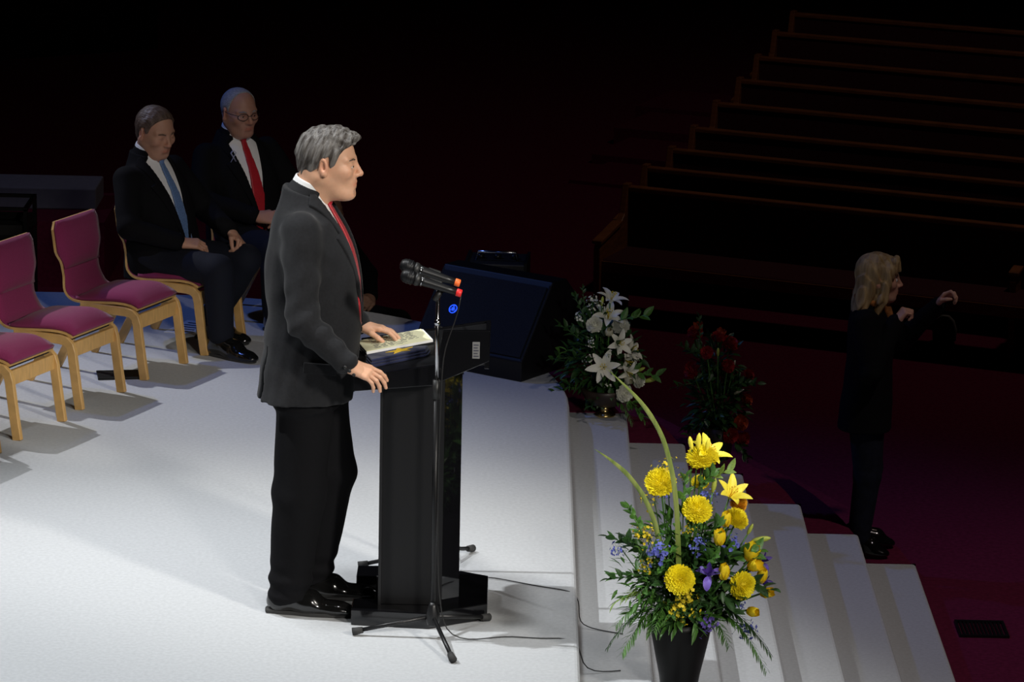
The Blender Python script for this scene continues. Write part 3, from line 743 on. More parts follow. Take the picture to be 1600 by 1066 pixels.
gtr = gnt.nodes.new('ShaderNodeBsdfTransparent'); ggl = gnt.nodes.new('ShaderNodeBsdfGlossy'); ggl.inputs['Roughness'].default_value = 0.02; gmx = gnt.nodes.new('ShaderNodeMixShader'); gmx.inputs[0].default_value = 0.05
gnt.links.new(gtr.outputs[0], gmx.inputs[1]); gnt.links.new(ggl.outputs[0], gmx.inputs[2]); gnt.links.new(gmx.outputs[0], gnt.nodes['Material Output'].inputs['Surface']); MATS['lens_glass'] = glass

def hair_mesh(H, curve, parent, material, puff=(.012, .010, .013), noise=.003, nsc=160, extra=None, step=.0035, name='hair'):
    """short hair: inflated cranium kept above a hairline curve z(x)"""
    b = [H @ Vector((x, y, z)) for x in (-.15, .15) for y in (-.12, .12) for z in (-.14, .17)]
    lo = [min(v[i] for v in b) for i in range(3)]; hi = [max(v[i] for v in b) for i in range(3)]
    g = Vol(*[axis((lo[i], hi[i], step)) for i in range(3)])
    g.frame(H)
    cx = [c[0] for c in curve]; cz = [c[1] for c in curve]
    g.ell((-.015, 0, .030), (.100+puff[0], .077+puff[1], .090+puff[2]))
    g.ell((-.035, 0, -.03), (.062+puff[0], .058+puff[1], .065), .02)
    if extra: extra(g)
    g.frame(H)
    C0 = [(-.15, -.12, -.14), (.15, .12, .17)]
    sl, (X, Y, Z) = g.block(C0, .02)
    q_ = X*.94-Z*.33; a_ = X*.33+Z*.94; g.f[sl] += noise*.3*np.sin(q_*nsc*1.1+4*np.sin(Y*26+a_*15))+noise*1.2*wob(q_*1.7, Y*1.2, a_*.30, nsc, 4, 9)
    zmin = np.interp(X, cx, cz); g.f[sl] = smax(g.f[sl], ((zmin-Z)*.75).astype(np.float32), .008)
    # keep a cap only (hollow it under the skull)
    inner = np.sqrt(((X+.015)/.094)**2+(Y/.071)**2+((Z-.03)/.084)**2)-1
    g.f[sl] = np.maximum(g.f[sl], (-inner*.08).astype(np.float32))
    return g.mesh(name, material, parent)
def eyes(H, parent, r=.0122, closed=False, ex=.0785):
    for s in (-1, 1):
        if closed: continue
        c = H @ Vector((ex, s*.0325, -.003))
        e = MB().ball((0, 0, 0), r, 12, 8).build('eye', 'eye_white', parent, True); e.location = c
        d = (H.to_3x3() @ Vector((1, 0, -.05))).normalized()
        ir = MB().ball(tuple(d*r*.62), r*.52, 10, 7).build('iris', 'eye_dark', e, True)
def brows(H, parent, material):
    for s in (-1, 1):
        pts = [(.0905, s*.012, .0165), (.088, s*.030, .0225), (.076, s*.050, .0185)]
        m = MB().tube([tuple(H @ Vector(p)) for p in pts], [.0028, .0036, .0018], 6); m.build('eyebrow', material, parent, True)
def shoe(loc, yaw, parent, L=.31, w=.052, toe_up=0, pitch=0.0):
    g = Vol(axis((-.14, L-.06, .005)), axis((-.075, .075, .005)), axis((-.02, .17, .005)))
    g.rc((-.07, 0, .045), (.06, .004, .042), .042, .05, .0)
    g.rc((.05, .004, .030), (L-.155, .0, .026), .049, .044, .03, sc=(1, 1, .72))
    g.rc((L-.17, 0, .024), (L-.125, -.004, .022), .044, .036, .02, sc=(1, 1, .62))
    g.rc((-.055, 0, .05), (-.045, 0, .12), .042, .046, .03)
    g.rc((-.04, 0, .08), (.06, 0, .058), .038, .035, .03)
    sl, (X, Y, Z) = g.block([(-.2, -.1, -.05), (L, .1, .2)], .01)
    g.f[sl] = np.maximum(g.f[sl], .014-Z)
    g.f[sl] = np.maximum(g.f[sl], Z-.115)
    o = g.mesh('shoe', 'shoe_black', parent)
    o.location = loc; o.rotation_euler = (0, pitch, yaw)
    out = []
    for k in range(28):
        a = 2*PI*k/28; c = math.cos(a); sn = math.sin(a)
        xx = (L-.105)*max(c, 0)**.8+(.112)*-max(-c, 0)**.8 if c >= 0 else -.118*(-c)**.7
        ww = (.048 if xx > .05 else .040)*(abs(sn)**.7)*(1 if sn >= 0 else -1)
        out.append((xx, ww))
    so = MB().prism(out, 0, .016, XY).build('sole', 'rubber', o, bevel=.002)
    MB().box((-.112, -.036, 0), (-.045, .036, .018)).build('heel', 'rubber', o, bevel=.006)
    for i in range(4):
        x = .01+.021*i; z = .102-.013*i
        MB().tube([(x, -.028, z-.012), (x+.004, 0, z+.004), (x, .028, z-.012)], .0025, 5).build('lace', 'rubber', o, True)
    return o
def band(g, H, z0, h, a, b, th, k, tilt=0.0, cutfront=None, slope=0.0):
    """collar band round the neck: frame H, elliptic radii a(front-back), b(side)"""
    g.frame(H)
    def fn(X, Y, Z):
        rr_ = np.sqrt((X/a)**2+(Y/b)**2)*min(a, b)-min(a, b)-slope*(z0-Z)
        d = np.maximum(np.abs(rr_)-th, np.abs(Z-z0)-h)
        if cutfront is not None: d = np.maximum(d, X-cutfront)
        return d
    g.fn([(0, 0, z0)], max(a, b)+.05, fn, k)

# ================================================================ the speaking man
def suit_front(T, TM, parent, bounds, zbut, ztop, wtop, tie_mat, suit_mat, lapw=.055, tie_len=None, neck_x=.05, tie_w=.040, step=.004, shirt_off=.010):
    """shirt front, tie and lapels derived from the torso volume T (torso frame TM)"""
    lo, hi = bounds
    def vol(): 
        g = Vol(axis((lo[0], hi[0], step)), axis((lo[1], hi[1], step)), axis((lo[2], hi[2], step))); g.frame(TM); return g
    def w(Z): return wtop*np.clip((Z-zbut)/(ztop-zbut), 0, 1.25)**1.08
    allp = [tuple(TM.inverted() @ Vector((a, b, c))) for a in (lo[0], hi[0]) for b in (lo[1], hi[1]) for c in (lo[2], hi[2])]
    g = vol()
    g.fn(allp, .0, lambda X, Y, Z: np.maximum(np.maximum(T(X, Y, Z)+shirt_off, np.abs(Y)-w(Z)-.03), np.maximum(-X-.01+0*Z, zbut-.02-Z)))
    g.mesh('shirt_front', 'shirt_white', parent)
    g = vol()
    zt = tie_len if tie_len else zbut-.02
    def tw(Z): return np.interp(Z, [zt, zt+.04, zt+.10, ztop-.05, ztop-.02], [.004, tie_w, tie_w, .017, .014])
    g.fn(allp, .0, lambda X, Y, Z: np.maximum(np.maximum(np.abs(T(X, Y, Z)+shirt_off-.008)-.005, np.abs(Y)-tw(Z)), np.maximum(-X+.02+0*Z, np.maximum(zt-Z, Z-(ztop-.01)))))
    tie = g.mesh('tie', tie_mat, parent)
    g = vol()
    zn = zbut+(ztop-zbut)*.72
    def lap(X, Y, Z):
        a = np.abs(Y)
        inner = w(Z)-a                                   # keep outside the V
        lw = np.interp(Z, [zbut-.02, zn-.02, zn, zn+.012, ztop+.05], [.0, lapw*1.15, lapw*1.2, lapw*.62, lapw*.9])
        outer = a-(w(Z)+lw)
        d = np.maximum(np.maximum(T(X, Y, Z)-.0075, -T(X, Y, Z)-.004), np.maximum(inner, outer))
        return np.maximum(d, np.maximum(-X+.0+0*Z, zbut-.02-Z))
    g.fn(allp, .0, lap); g.mesh('lapel', suit_mat, parent)
    return tie
def vcut(g, T, TM, zbut, ztop, wtop):
    g.frame(TM)
    def fn(X, Y, Z):
        ww = wtop*np.clip((Z-zbut)/(ztop-zbut), 0, 1.25)**1.08
        return np.maximum(np.maximum(np.abs(Y)-ww, -X+.0), np.maximum(zbut-Z, -(T(X, Y, Z)+.03)))
    g.fn([(0, -.12, zbut), (.3, .12, ztop+.1)], .02, fn, .003, '-')
    g.frame(Matrix.Identity(4))

def speaker():
    t = empty('person', (-.777, 13.547, 0), rad(-6))
    I4 = Matrix.Identity(4)
    H = Matrix.Translation((.062, 0.004, 1.790)) @ Matrix.Rotation(rad(1), 4, 'Z') @ Matrix.Rotation(rad(3), 4, 'Y') @ Matrix.Scale(1.085, 4)
    shR, elR, wrR = (-.015, -.200, 1.560), (.010, -.290, 1.225), (.192, -.318, 1.068)
    shL, elL, wrL = (-.03, .205, 1.56), (-.02, .275, 1.25), (.160, .225, 1.090)
    # ---- body
    g = Vol(axis((-.26, .46, .0034)), axis((-.40, .36, .0034)), axis((.02, .80, .012), (.80, 1.30, .004), (1.30, 1.62, .008), (1.62, 1.97, .0035)))
    for a, b, r in (((-.02, 0, .95), (.0, 0, 1.12), .12), ((.0, 0, 1.12), (-.02, 0, 1.45), .12)): g.rc(a, b, r, r, .05)
    g.rc((-.03, -.15, 1.56), (-.03, .15, 1.56), .055, .055, .05)
    for sg, sh, el, wr in ((-1, shR, elR, wrR), (1, shL, elL, wrL)):
        g.rc(sh, el, .05, .042, .03); g.rc(el, wr, .042, .028, .02)
    for sg, kx in ((-1, .0), (1, .02)):
        g.rc((-.01, sg*.09, .93), (kx, sg*.095, .50), .075, .055, .04); g.rc((kx, sg*.095, .50), (-.06, sg*.10, .08), .055, .04, .02)
    head_prims(g, H, dict(mouth=.010, jowl=.003, chin=.007, jaw=.012))
    g.frame(I4); g.rc((.015, 0, 1.735), (-.025, 0, 1.60), .068, .073, .035)
    Wr = frame_from(wrR, (.90, .03, -.30), (.26, -.42, .86)); hand_prims(g, Wr, 1, [(.20, .40, .30), (.30, .45, .30), (.38, .50, .32), (.45, .55, .35)], .12, .12, 1.0, .35)
    Wl = frame_from(wrL, (.95, -.10, -.04), (.04, .12, 1)); hand_prims(g, Wl, -1, [(.22, .4, .3)]*4, .08, .25, 1.0, .3)
    g.mesh('body', 'skin_fair', t, skin_tint(H, (.68, .385, .25), flush=.12))
    # ---- hair
    def quiff(g):
        for i, (a, b, r) in enumerate((((.02, .03, .114), (.082, .022, .095), .016), ((.02, .0, .118), (.086, .0, .100), .017), ((.02, -.03, .114), (.082, -.024, .095), .016), ((.0, -.045, .100), (.066, -.045, .084), .014), ((.0, .045, .100), (.066, .045, .084), .014))):
            g.rc(a, b, r, r*.8, .012)
        g.rc((.086, -.012, .100), (.098, .010, .094), .011, .008, .008)
    hair_mesh(H, [(-.14, -.068), (-.075, -.078), (-.052, -.070), (-.036, -.030), (-.022, .018), (.004, .030), (.008, -.004), (.012, -.016), (.024, -.014), (.032, .012), (.042, .040), (.056, .058), (.078, .068), (.12, .072)], t, 'hair_grey', puff=(.011, .005, .010), noise=.0045, nsc=210, extra=quiff, step=.003)
    eyes(H, t); brows(H, t, 'hair_brown')
    # ---- jacket
    rings = smooth_rings([(.865, -.022, .190, .226), (.95, -.014, .187, .218), (1.08, .0, .184, .202), (1.20, .010, .182, .198), (1.33, .0, .182, .205), (1.45, -.010, .168, .210), (1.54, -.022, .140, .20), (1.60, -.03, .108, .155), (1.655, -.037, .086, .098), (1.70, -.042, .075, .078)])
    T = loft(rings)
    g = Vol(axis((-.32, .32, .005)), axis((-.39, .37, .005)), axis((.84, 1.74, .005)))
    g.frame(I4)
    g.fn([(-.3, -.3, .84), (.3, .3, 1.74)], .02, T)
    for sh, el, wr in ((shR, elR, wrR), (shL, elL, wrL)):
        shv, elv, wrv = Vector(sh), Vector(el), Vector(wr)
        g.rc(sh, el, .074, .062, .045); e2 = elv+(wrv-elv)*.93
        g.rc(el, tuple(e2), .062, .045, .018)
    # wrinkles, front opening, vent, hem, sleeve ends, neck
    sl, (X, Y, Z) = g.block([(-.3, -.38, .84), (.3, .36, 1.74)], .02)
    g.f[sl] += .0045*wob(X, Y, Z*1.4, 32, 2)+.003*wob(X*1.6, Y, Z*.7, 60, 21)
    g.f[sl] += .0055*np.sin((Z-.9*X)*62+4*Y)*np.exp(-((Z-1.22)/.12)**2)*np.exp(-((np.abs(Y)-.29)/.07)**2)+.004*np.sin((Z+.7*X)*48)*np.exp(-((Z-1.45)/.07)**2)*np.exp(-((np.abs(Y)-.22)/.06)**2)
    g.f[sl] += .004*np.sin((Z+.35*X)*40)*np.exp(-((Z-1.12)/.10)**2)*np.exp(-(Y/.2)**4)
    vcut(g, T, I4, 1.16, 1.655, .075)
    def vent(X, Y, Z): return np.maximum(np.maximum(np.abs(np.abs(Y)-.135)-.012*np.clip((1.1-Z)/.2, 0, 1), X+.05), Z-1.08)
    g.fn([(-.3, -.2, .84), (-.05, .2, 1.1)], .01, vent, .004, '-')
    def frontgap(X, Y, Z): return np.maximum(np.maximum(np.abs(Y)-.045*np.clip((1.06-Z)/.2, 0, 1), -X+.05), Z-1.06)
    g.fn([(.05, -.1, .84), (.3, .1, 1.07)], .01, frontgap, .004, '-')
    g.fn([(0, 0, 1.72)], .16, lambda X, Y, Z: np.maximum(1.668-.25*X-Z, np.sqrt((X+.02)**2+Y*Y)-.12), .004, '-')
    jk = g.mesh('jacket', 'suit_charcoal', t)
    for sg in (-1, 1):
        fl = MB().box((-.055, -.003, -.022), (.075, .004, .022)).build('pocket_flap', 'suit_charcoal', jk, bevel=.003)
        fl.location = (.055, sg*.211, 1.02); fl.rotation_euler = (0, rad(4), sg*rad(-8))
    for i in range(3):
        bt = MB().ball((0, 0, 0), .007, 10, 6, (1, .5, 1)).build('button', 'black_plastic', jk, True); d = (Vector(wrR)-Vector(elR)).normalized()
        bt.location = Vector(elR)+d*(.235+.022*i)+Vector((.0, -.052+.004*i, .0))
    bt = MB().ball((0, 0, 0), .010, 12, 6, (.4, 1, 1)).build('button', 'black_plastic', jk, True); bt.location = (.192, .0, 1.135)
    suit_front(T, I4, t, ((-.02, -.16, 1.10), (.24, .16, 1.68)), 1.16, 1.655, .075, 'tie_red', 'suit_charcoal', lapw=.058)
    # jacket collar and shirt collar
    NB = Matrix.Translation((-.020, 0, 1.655)) @ Matrix.Rotation(rad(20), 4, 'Y')
    g = Vol(axis((-.16, .14, .0035)), axis((-.13, .13, .0035)), axis((1.56, 1.76, .0035)))
    band(g, NB, .012, .034, .083, .083, .0045, .0, cutfront=.045, slope=.35); g.mesh('jacket_collar', 'suit_charcoal', t)
    g = Vol(axis((-.16, .14, .003)), axis((-.13, .13, .003)), axis((1.56, 1.76, .003)))
    band(g, NB, .028, .036, .076, .073, .0035, .0, slope=.15); g.frame(NB)
    g.fn([(.07, 0, 0)], .08, lambda X, Y, Z: np.maximum(np.abs(Y)-.3*np.clip(.05-Z, 0, .1)-.002, -X+.03), .0, '-')
    g.mesh('shirt_collar', 'shirt_white', t)
    g = Vol(axis((.02, .13, .003)), axis((-.04, .04, .003)), axis((1.56, 1.68, .003)))
    g.frame(NB); g.rc((.083, 0, .022), (.090, 0, -.012), .017, .010, .0, sc=(.8, 1.1, 1)); g.mesh('tie_knot', 'tie_red', t)
    # cuffs
    for el, wr in ((elR, wrR), (elL, wrL)):
        e, w_ = Vector(el), Vector(wr); a = e+(w_-e)*.90; b = e+(w_-e)*1.0
        MB().tube([tuple(a), tuple(b)], [.038, .036], 18).build('shirt_cuff', 'shirt_white', t, True)
    # ---- trousers
    g = Vol(axis((-.24, .26, .006)), axis((-.26, .26, .006)), axis((.02, 1.06, .006)))
    g.fn([(-.2, -.2, .86), (.2, .2, 1.05)], .05, loft([(.84, -.01, .135, .185), (1.05, 0, .135, .175)]), .0)
    for sg, k, an in ((-1, (-.030, -.098, .50), (-.070, -.105, .085)), (1, (.055, .095, .52), (-.015, .098, .085))):
        g.rc((-.002+.012*sg, sg*.078, .90), k, .112, .104, .04); g.rc(k, an, .104, .080, .03)
    sl, (X, Y, Z) = g.block([(-.3, -.3, 0), (.3, .3, 1.1)], 0)
    g.f[sl] += .004*wob(X, Y, Z*.8, 30, 8)+.006*np.sin(Z*85+6*X+3*Y)*np.exp(-((Z-.12)/.07)**2)+.003*np.sin(Z*40+14*X)*np.exp(-((Z-.5)/.08)**2)
    g.f[sl] = np.maximum(g.f[sl], .055+.30*np.clip(X+.05, -.05, .2)-Z+0*Y)
    g.mesh('trousers', 'suit_black', t)
    shoe((-.045, -.108, 0), rad(-2), t, L=.335); shoe((.012, .100, 0), rad(5), t, L=.335)
    tag(t, 'man in charcoal suit with red tie standing at the lectern, speaking', 'person')
speaker()

# ================================================================ seated figures
def seated(loc, yaw, label, seed=0, suit='suit_black', tie='tie_red', trousers='suit_navy', head=(0, 0, 0), hair='brown', glasses=False, lean=4, legs=None, arms=None, skin=(.52, .28, .185), belly=0.0, low=False):
    t = empty('person', loc, yaw); I4 = Matrix.Identity(4); st_ = .0065 if low else .0042
    TM = Matrix.Translation((-.12, 0, .375)) @ Matrix.Rotation(rad(-lean), 4, 'Y')
    hy, hp, hr = head
    H = TM @ Matrix.Translation((.052+.02*(hp > 15), 0, .700)) @ Matrix.Rotation(rad(lean), 4, 'Y') @ Matrix.Rotation(rad(hy), 4, 'Z') @ Matrix.Rotation(rad(hp), 4, 'Y') @ Matrix.Rotation(rad(hr), 4, 'X') @ Matrix.Diagonal((1.01, 1.10, 1.0, 1))
    tp = lambda p: tuple(TM @ Vector(p))
    shR, shL = tp((-.015, -.190, .482)), tp((-.015, .190, .482))
    (elR, wrR, hdR, hzR, clR), (elL, wrL, hdL, hzL, clL) = arms
    # body
    g = Vol(axis((-.38, .52, st_)), axis((-.36, .36, st_)), axis((.04, .34, .012), (.34, .68, st_), (.68, .90, .008), (.90, 1.30, st_)))
    g.rc(tp((-.01, 0, .05)), tp((-.02, 0, .42)), .10, .085, .0); g.rc(tp((-.02, -.13, .48)), tp((-.02, .13, .48)), .045, .045, .05)
    for sh, el, wr in ((shR, elR, wrR), (shL, elL, wrL)): g.rc(sh, el, .048, .04, .03); g.rc(el, wr, .04, .027, .02)
    for (hip, kn, an, fy) in legs: g.rc(hip, kn, .07, .05, .03); g.rc(kn, an, .05, .038, .02)
    g.rc(tuple(H @ Vector((-.025, 0, -.05))), tp((-.01, 0, .55)), .064, .070, .03)
    head_prims(g, H, dict(mouth=0.0, jowl=.010, open_eyes=not low))
    hand_prims(g, frame_from(wrR, hdR, hzR), 1, clR, .03, .2, 1.0, .5); hand_prims(g, frame_from(wrL, hdL, hzL), -1, clL, .03, .2, 1.0, .5)
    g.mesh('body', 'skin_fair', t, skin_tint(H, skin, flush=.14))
    # hair
    if hair == 'brown':
        hair_mesh(H, [(-.14, -.066), (-.07, -.072), (-.045, -.05), (-.030, .0), (-.015, .026), (.006, .030), (.010, .0), (.024, .004), (.034, .045), (.046, .070), (.060, .092), (.12, .104)], t, 'hair_brown', puff=(.008, .009, .009), noise=.002, nsc=180, step=.004)
    elif hair == 'grey':
        hair_mesh(H, [(-.14, -.066), (-.07, -.072), (-.045, -.05), (-.030, .0), (-.015, .026), (.006, .028), (.010, .004), (.018, .010), (.026, .060), (.032, .105), (.05, .2)], t, 'hair_short_grey', puff=(.003, .004, .003), noise=.0006, nsc=260, step=.004)
    else:
        hair_mesh(H, [(-.14, -.066), (-.045, -.05), (-.015, .026), (.010, .0), (.034, .045), (.060, .082), (.12, .09)], t, 'hair_dark', puff=(.008, .008, .009), step=.005)
    if not low: brows(H, t, 'hair_brown' if hair == 'brown' else 'hair_short_grey')
    if hp < 12 and not low: eyes(H, t, ex=.0768)
    if glasses:
        gl = MB()
        for s in (-1, 1):
            c = Vector((.098, s*.034, -.004))
            gl.tube([tuple(H @ (c+Vector((-.012*abs(math.cos(a))*(1 if s*math.cos(a) > 0 else 0), .026*math.cos(a), .019*math.sin(a))))) for a in [2*PI*i/18 for i in range(19)]], .0018, 6)
            gl.tube([tuple(H @ Vector(p)) for p in ((.088, s*.060, .004), (.05, s*.080, .006), (-.012, s*.086, .008), (-.03, s*.084, -.004))], .002, 6)
        gl.tube([tuple(H @ Vector(p)) for p in ((.104, -.009, .0), (.108, 0, .004), (.104, .009, .0))], .0018, 6)
        go = gl.build('glasses', 'glasses_frame', t, True)
        for s in (-1, 1):
            m = MB(); c = Vector((.098, s*.034, -.004))
            ringp = [H @ (c+Vector((-.012*abs(math.cos(a))*(1 if s*math.cos(a) > 0 else 0), .0255*math.cos(a), .0185*math.sin(a)))) for a in [2*PI*i/18 for i in range(18)]]
            ring2 = [p+(H.to_3x3() @ Vector((.0012, 0, 0))) for p in ringp]
            m.add([tuple(p) for p in ringp+ring2], [tuple(range(18))[::-1], tuple(range(18, 36))]+[(i, (i+1) % 18, 18+(i+1) % 18, 18+i) for i in range(18)]); fixn(m.build('lens', 'lens_glass', go))
    # jacket
    rings = smooth_rings([(-.03, .0, .155+belly, .205), (.10, .018, .155+belly, .205), (.25, .012, .148+belly*.7, .20), (.38, .0, .140+belly*.3, .20), (.46, -.012, .120, .185), (.53, -.02, .095, .132), (.585, -.024, .078, .092), (.625, -.026, .072, .076)])
    T = loft(rings); js = .006 if low else .005
    g = Vol(axis((-.40, .36, js)), axis((-.37, .37, js)), axis((.32, 1.06, js)))
    g.frame(TM); g.fn([(-.2, -.25, -.03), (.2, .25, .64)], .03, T); g.frame(I4)
    for sh, el, wr in ((shR, elR, wrR), (shL, elL, wrL)):
        g.rc(sh, el, .070, .060, .045); e = Vector(el); w_ = Vector(wr); g.rc(el, tuple(e+(w_-e)*.90), .060, .046, .02)
    sl, (X, Y, Z) = g.block([(-.4, -.36, .3), (.36, .36, 1.1)], .0)
    g.f[sl] += .0045*wob(X, Y, Z*1.3, 34, seed)
    zb, zt = .08, .575
    vcut(g, T, TM, zb, zt, .098)
    g.frame(TM); g.fn([(0, 0, .62)], .15, lambda X, Y, Z: np.maximum(.592-.25*X-Z, np.sqrt((X+.02)**2+Y*Y)-.12), .004, '-'); g.frame(I4)
    jk = g.mesh('jacket', suit, t)
    cs = [TM @ Vector(p) for p in ((-.02, -.17, .02), (.26, .17, .60), (-.02, -.17, .60), (.26, .17, .02))]
    lo = [min(c[i] for c in cs)-.02 for i in range(3)]; hi = [max(c[i] for c in cs)+.02 for i in range(3)]
    suit_front(T, TM, t, (lo, hi), zb, zt, .098, tie, suit, lapw=.06, tie_len=.04, tie_w=.046, step=.006 if low else .0045)
    NB = TM @ Matrix.Translation((-.010, 0, .580)) @ Matrix.Rotation(rad(18), 4, 'Y')
    c = NB.translation
    g = Vol(axis((c.x-.15, c.x+.15, .0045)), axis((-.13, .13, .0045)), axis((c.z-.10, c.z+.12, .0045)))
    band(g, NB, .010, .032, .081, .081, .005, .0, cutfront=.045, slope=.35); g.mesh('jacket_collar', suit, t)
    g = Vol(axis((c.x-.15, c.x+.15, .004)), axis((-.13, .13, .004)), axis((c.z-.10, c.z+.12, .004)))
    band(g, NB, .022, .034, .075, .073, .004, .0, slope=.15); g.frame(NB)
    g.fn([(.07, 0, 0)], .08, lambda X, Y, Z: np.maximum(np.abs(Y)-.35*np.clip(.045-Z, 0, .1)-.002, -X+.03), .0, '-')
    g.mesh('shirt_collar', 'shirt_white', t)
    g = Vol(axis((c.x+.02, c.x+.16, .004)), axis((-.04, .04, .004)), axis((c.z-.10, c.z+.06, .004)))
    g.frame(NB); g.rc((.082, 0, .018), (.090, 0, -.016), .018, .011, .0, sc=(.8, 1.1, 1)); g.mesh('tie_knot', tie, t)
    for el, wr in ((elR, wrR), (elL, wrL)):
        e, w_ = Vector(el), Vector(wr); MB().tube([tuple(e+(w_-e)*.86), tuple(e+(w_-e)*.96)], [.038, .035], 16).build('shirt_cuff', 'shirt_white', t, True)
    # trousers
    g = Vol(axis((-.36, .62, .0065)), axis((-.32, .32, .0065)), axis((.05, .66, .0065)))
    g.ell(tp((.02, 0, .08)), (.16, .20, .115))
    for (hip, kn, an, fy) in legs:
        g.rc(hip, kn, .098, .078, .04); a = Vector(kn)+(Vector(an)-Vector(kn))*.94; g.rc(kn, tuple(a), .078, .066, .02)
    sl, (X, Y, Z) = g.block([(-.4, -.4, 0), (.7, .4, .7)], 0); g.f[sl] += .004*wob(X, Y, Z, 32, seed+5)
    g.mesh('trousers', trousers, t)
    for (hip, kn, an, fy) in legs:
        shoe((an[0]+.03, an[1], max(0, an[2]-.10)), fy, t, L=.30)
    tag(t, label, 'person'); return t, TM, H
FOLD = (.7, .9, .5)
legs1 = [((-.10, -.09, .425), (.33, -.12, .440), (.355, -.13, .10), rad(-4)), ((-.10, .09, .425), (.31, .14, .445), (.10, .13, .10), rad(4))]
arms1 = (((-.10, -.29, .635), (.10, -.12, .550), (.75, .62, -.05), (.25, -.25, .9), (.55, .7, .5)), ((-.04, .28, .635), (.215, .155, .565), (.80, -.25, -.35), (.3, .5, .8), (.8, 1.0, .6)))
m1, TM1, H1 = seated((-1.70, 17.835, 0), rad(-32), 'seated man in dark suit with light blue tie, looking down', 3, 'suit_black', 'tie_blue', 'suit_navy', (-10, 15, 0), 'brown', lean=7, legs=legs1, arms=arms1, skin=(.50, .27, .18), belly=.015)
legs2 = [((-.10, -.09, .425), (.33, -.12, .440), (.34, -.12, .10), rad(-6)), ((-.10, .09, .425), (.33, .13, .440), (.32, .13, .10), rad(6))]
arms2 = (((-.10, -.29, .645), (.135, -.095, .575), (.70, .70, .02), (.45, -.45, .75), (.5, .7, .4)), ((-.07, .29, .645), (.15, .08, .570), (.60, -.78, .0), (.5, .45, .75), (.5, .7, .4)))
m2, TM2, H2 = seated((-1.345, 18.40, 0), rad(-52), 'seated man with glasses, grey cropped hair and red tie', 9, 'suit_black', 'tie_red', 'suit_navy', (0, 6, 0), 'grey', glasses=True, lean=9, legs=legs2, arms=arms2, skin=(.46, .24, .17), belly=.02)
# watches, wristbands, lapel ribbon, tie clip
MB().lathe([(.043, -.012), (.046, -.010), (.046, .010), (.043, .012)], 20).build('watch', 'silver', m2, True).matrix_local = frame_from((.108, -.118, .582), (-.70, .0, .7), (.7, .70, .02))
w1 = MB().lathe([(.041, -.010), (.044, -.008), (.044, .008), (.041, .010)], 20).build('wristband', 'black_plastic', m1, True); w1.matrix_local = frame_from((.185, .17, .573), (.3, .4, .8), (.80, -.40, -.25))
rb = MB(); 
for s in (-1, 1): rb.tube([(0, .004*s, .028), (.003, .016*s, .018), (.003, .004*s, .0), (.002, -.016*s, -.03)], .005, 6, sx=.4)
rb = rb.build('lapel_ribbon', 'ribbon_pale', m2, True); rb.location = TM2 @ Vector((.125, -.11, .475))
tc_ = MB().box((-.003, -.028, -.004), (.004, .028, .004)).build('tie_clip', 'gold', m2); tc_.location = TM2 @ Vector((.152, .0, .33))
# person in the dark on the hall floor behind the speaker
place_chair(-.83, 20.62, 'dark chair on the hall floor under the person in the shadows', -35, FLZ)
m3, _, _ = seated((-1.02, 20.98, FLZ), rad(-40), 'person sitting in deep shadow beyond the speaking man', 5, 'suit_black', 'tie_blue', 'suit_navy', (10, 5, 0), 'dark', lean=6, legs=legs2, arms=arms2, skin=(.35, .2, .14), low=True)

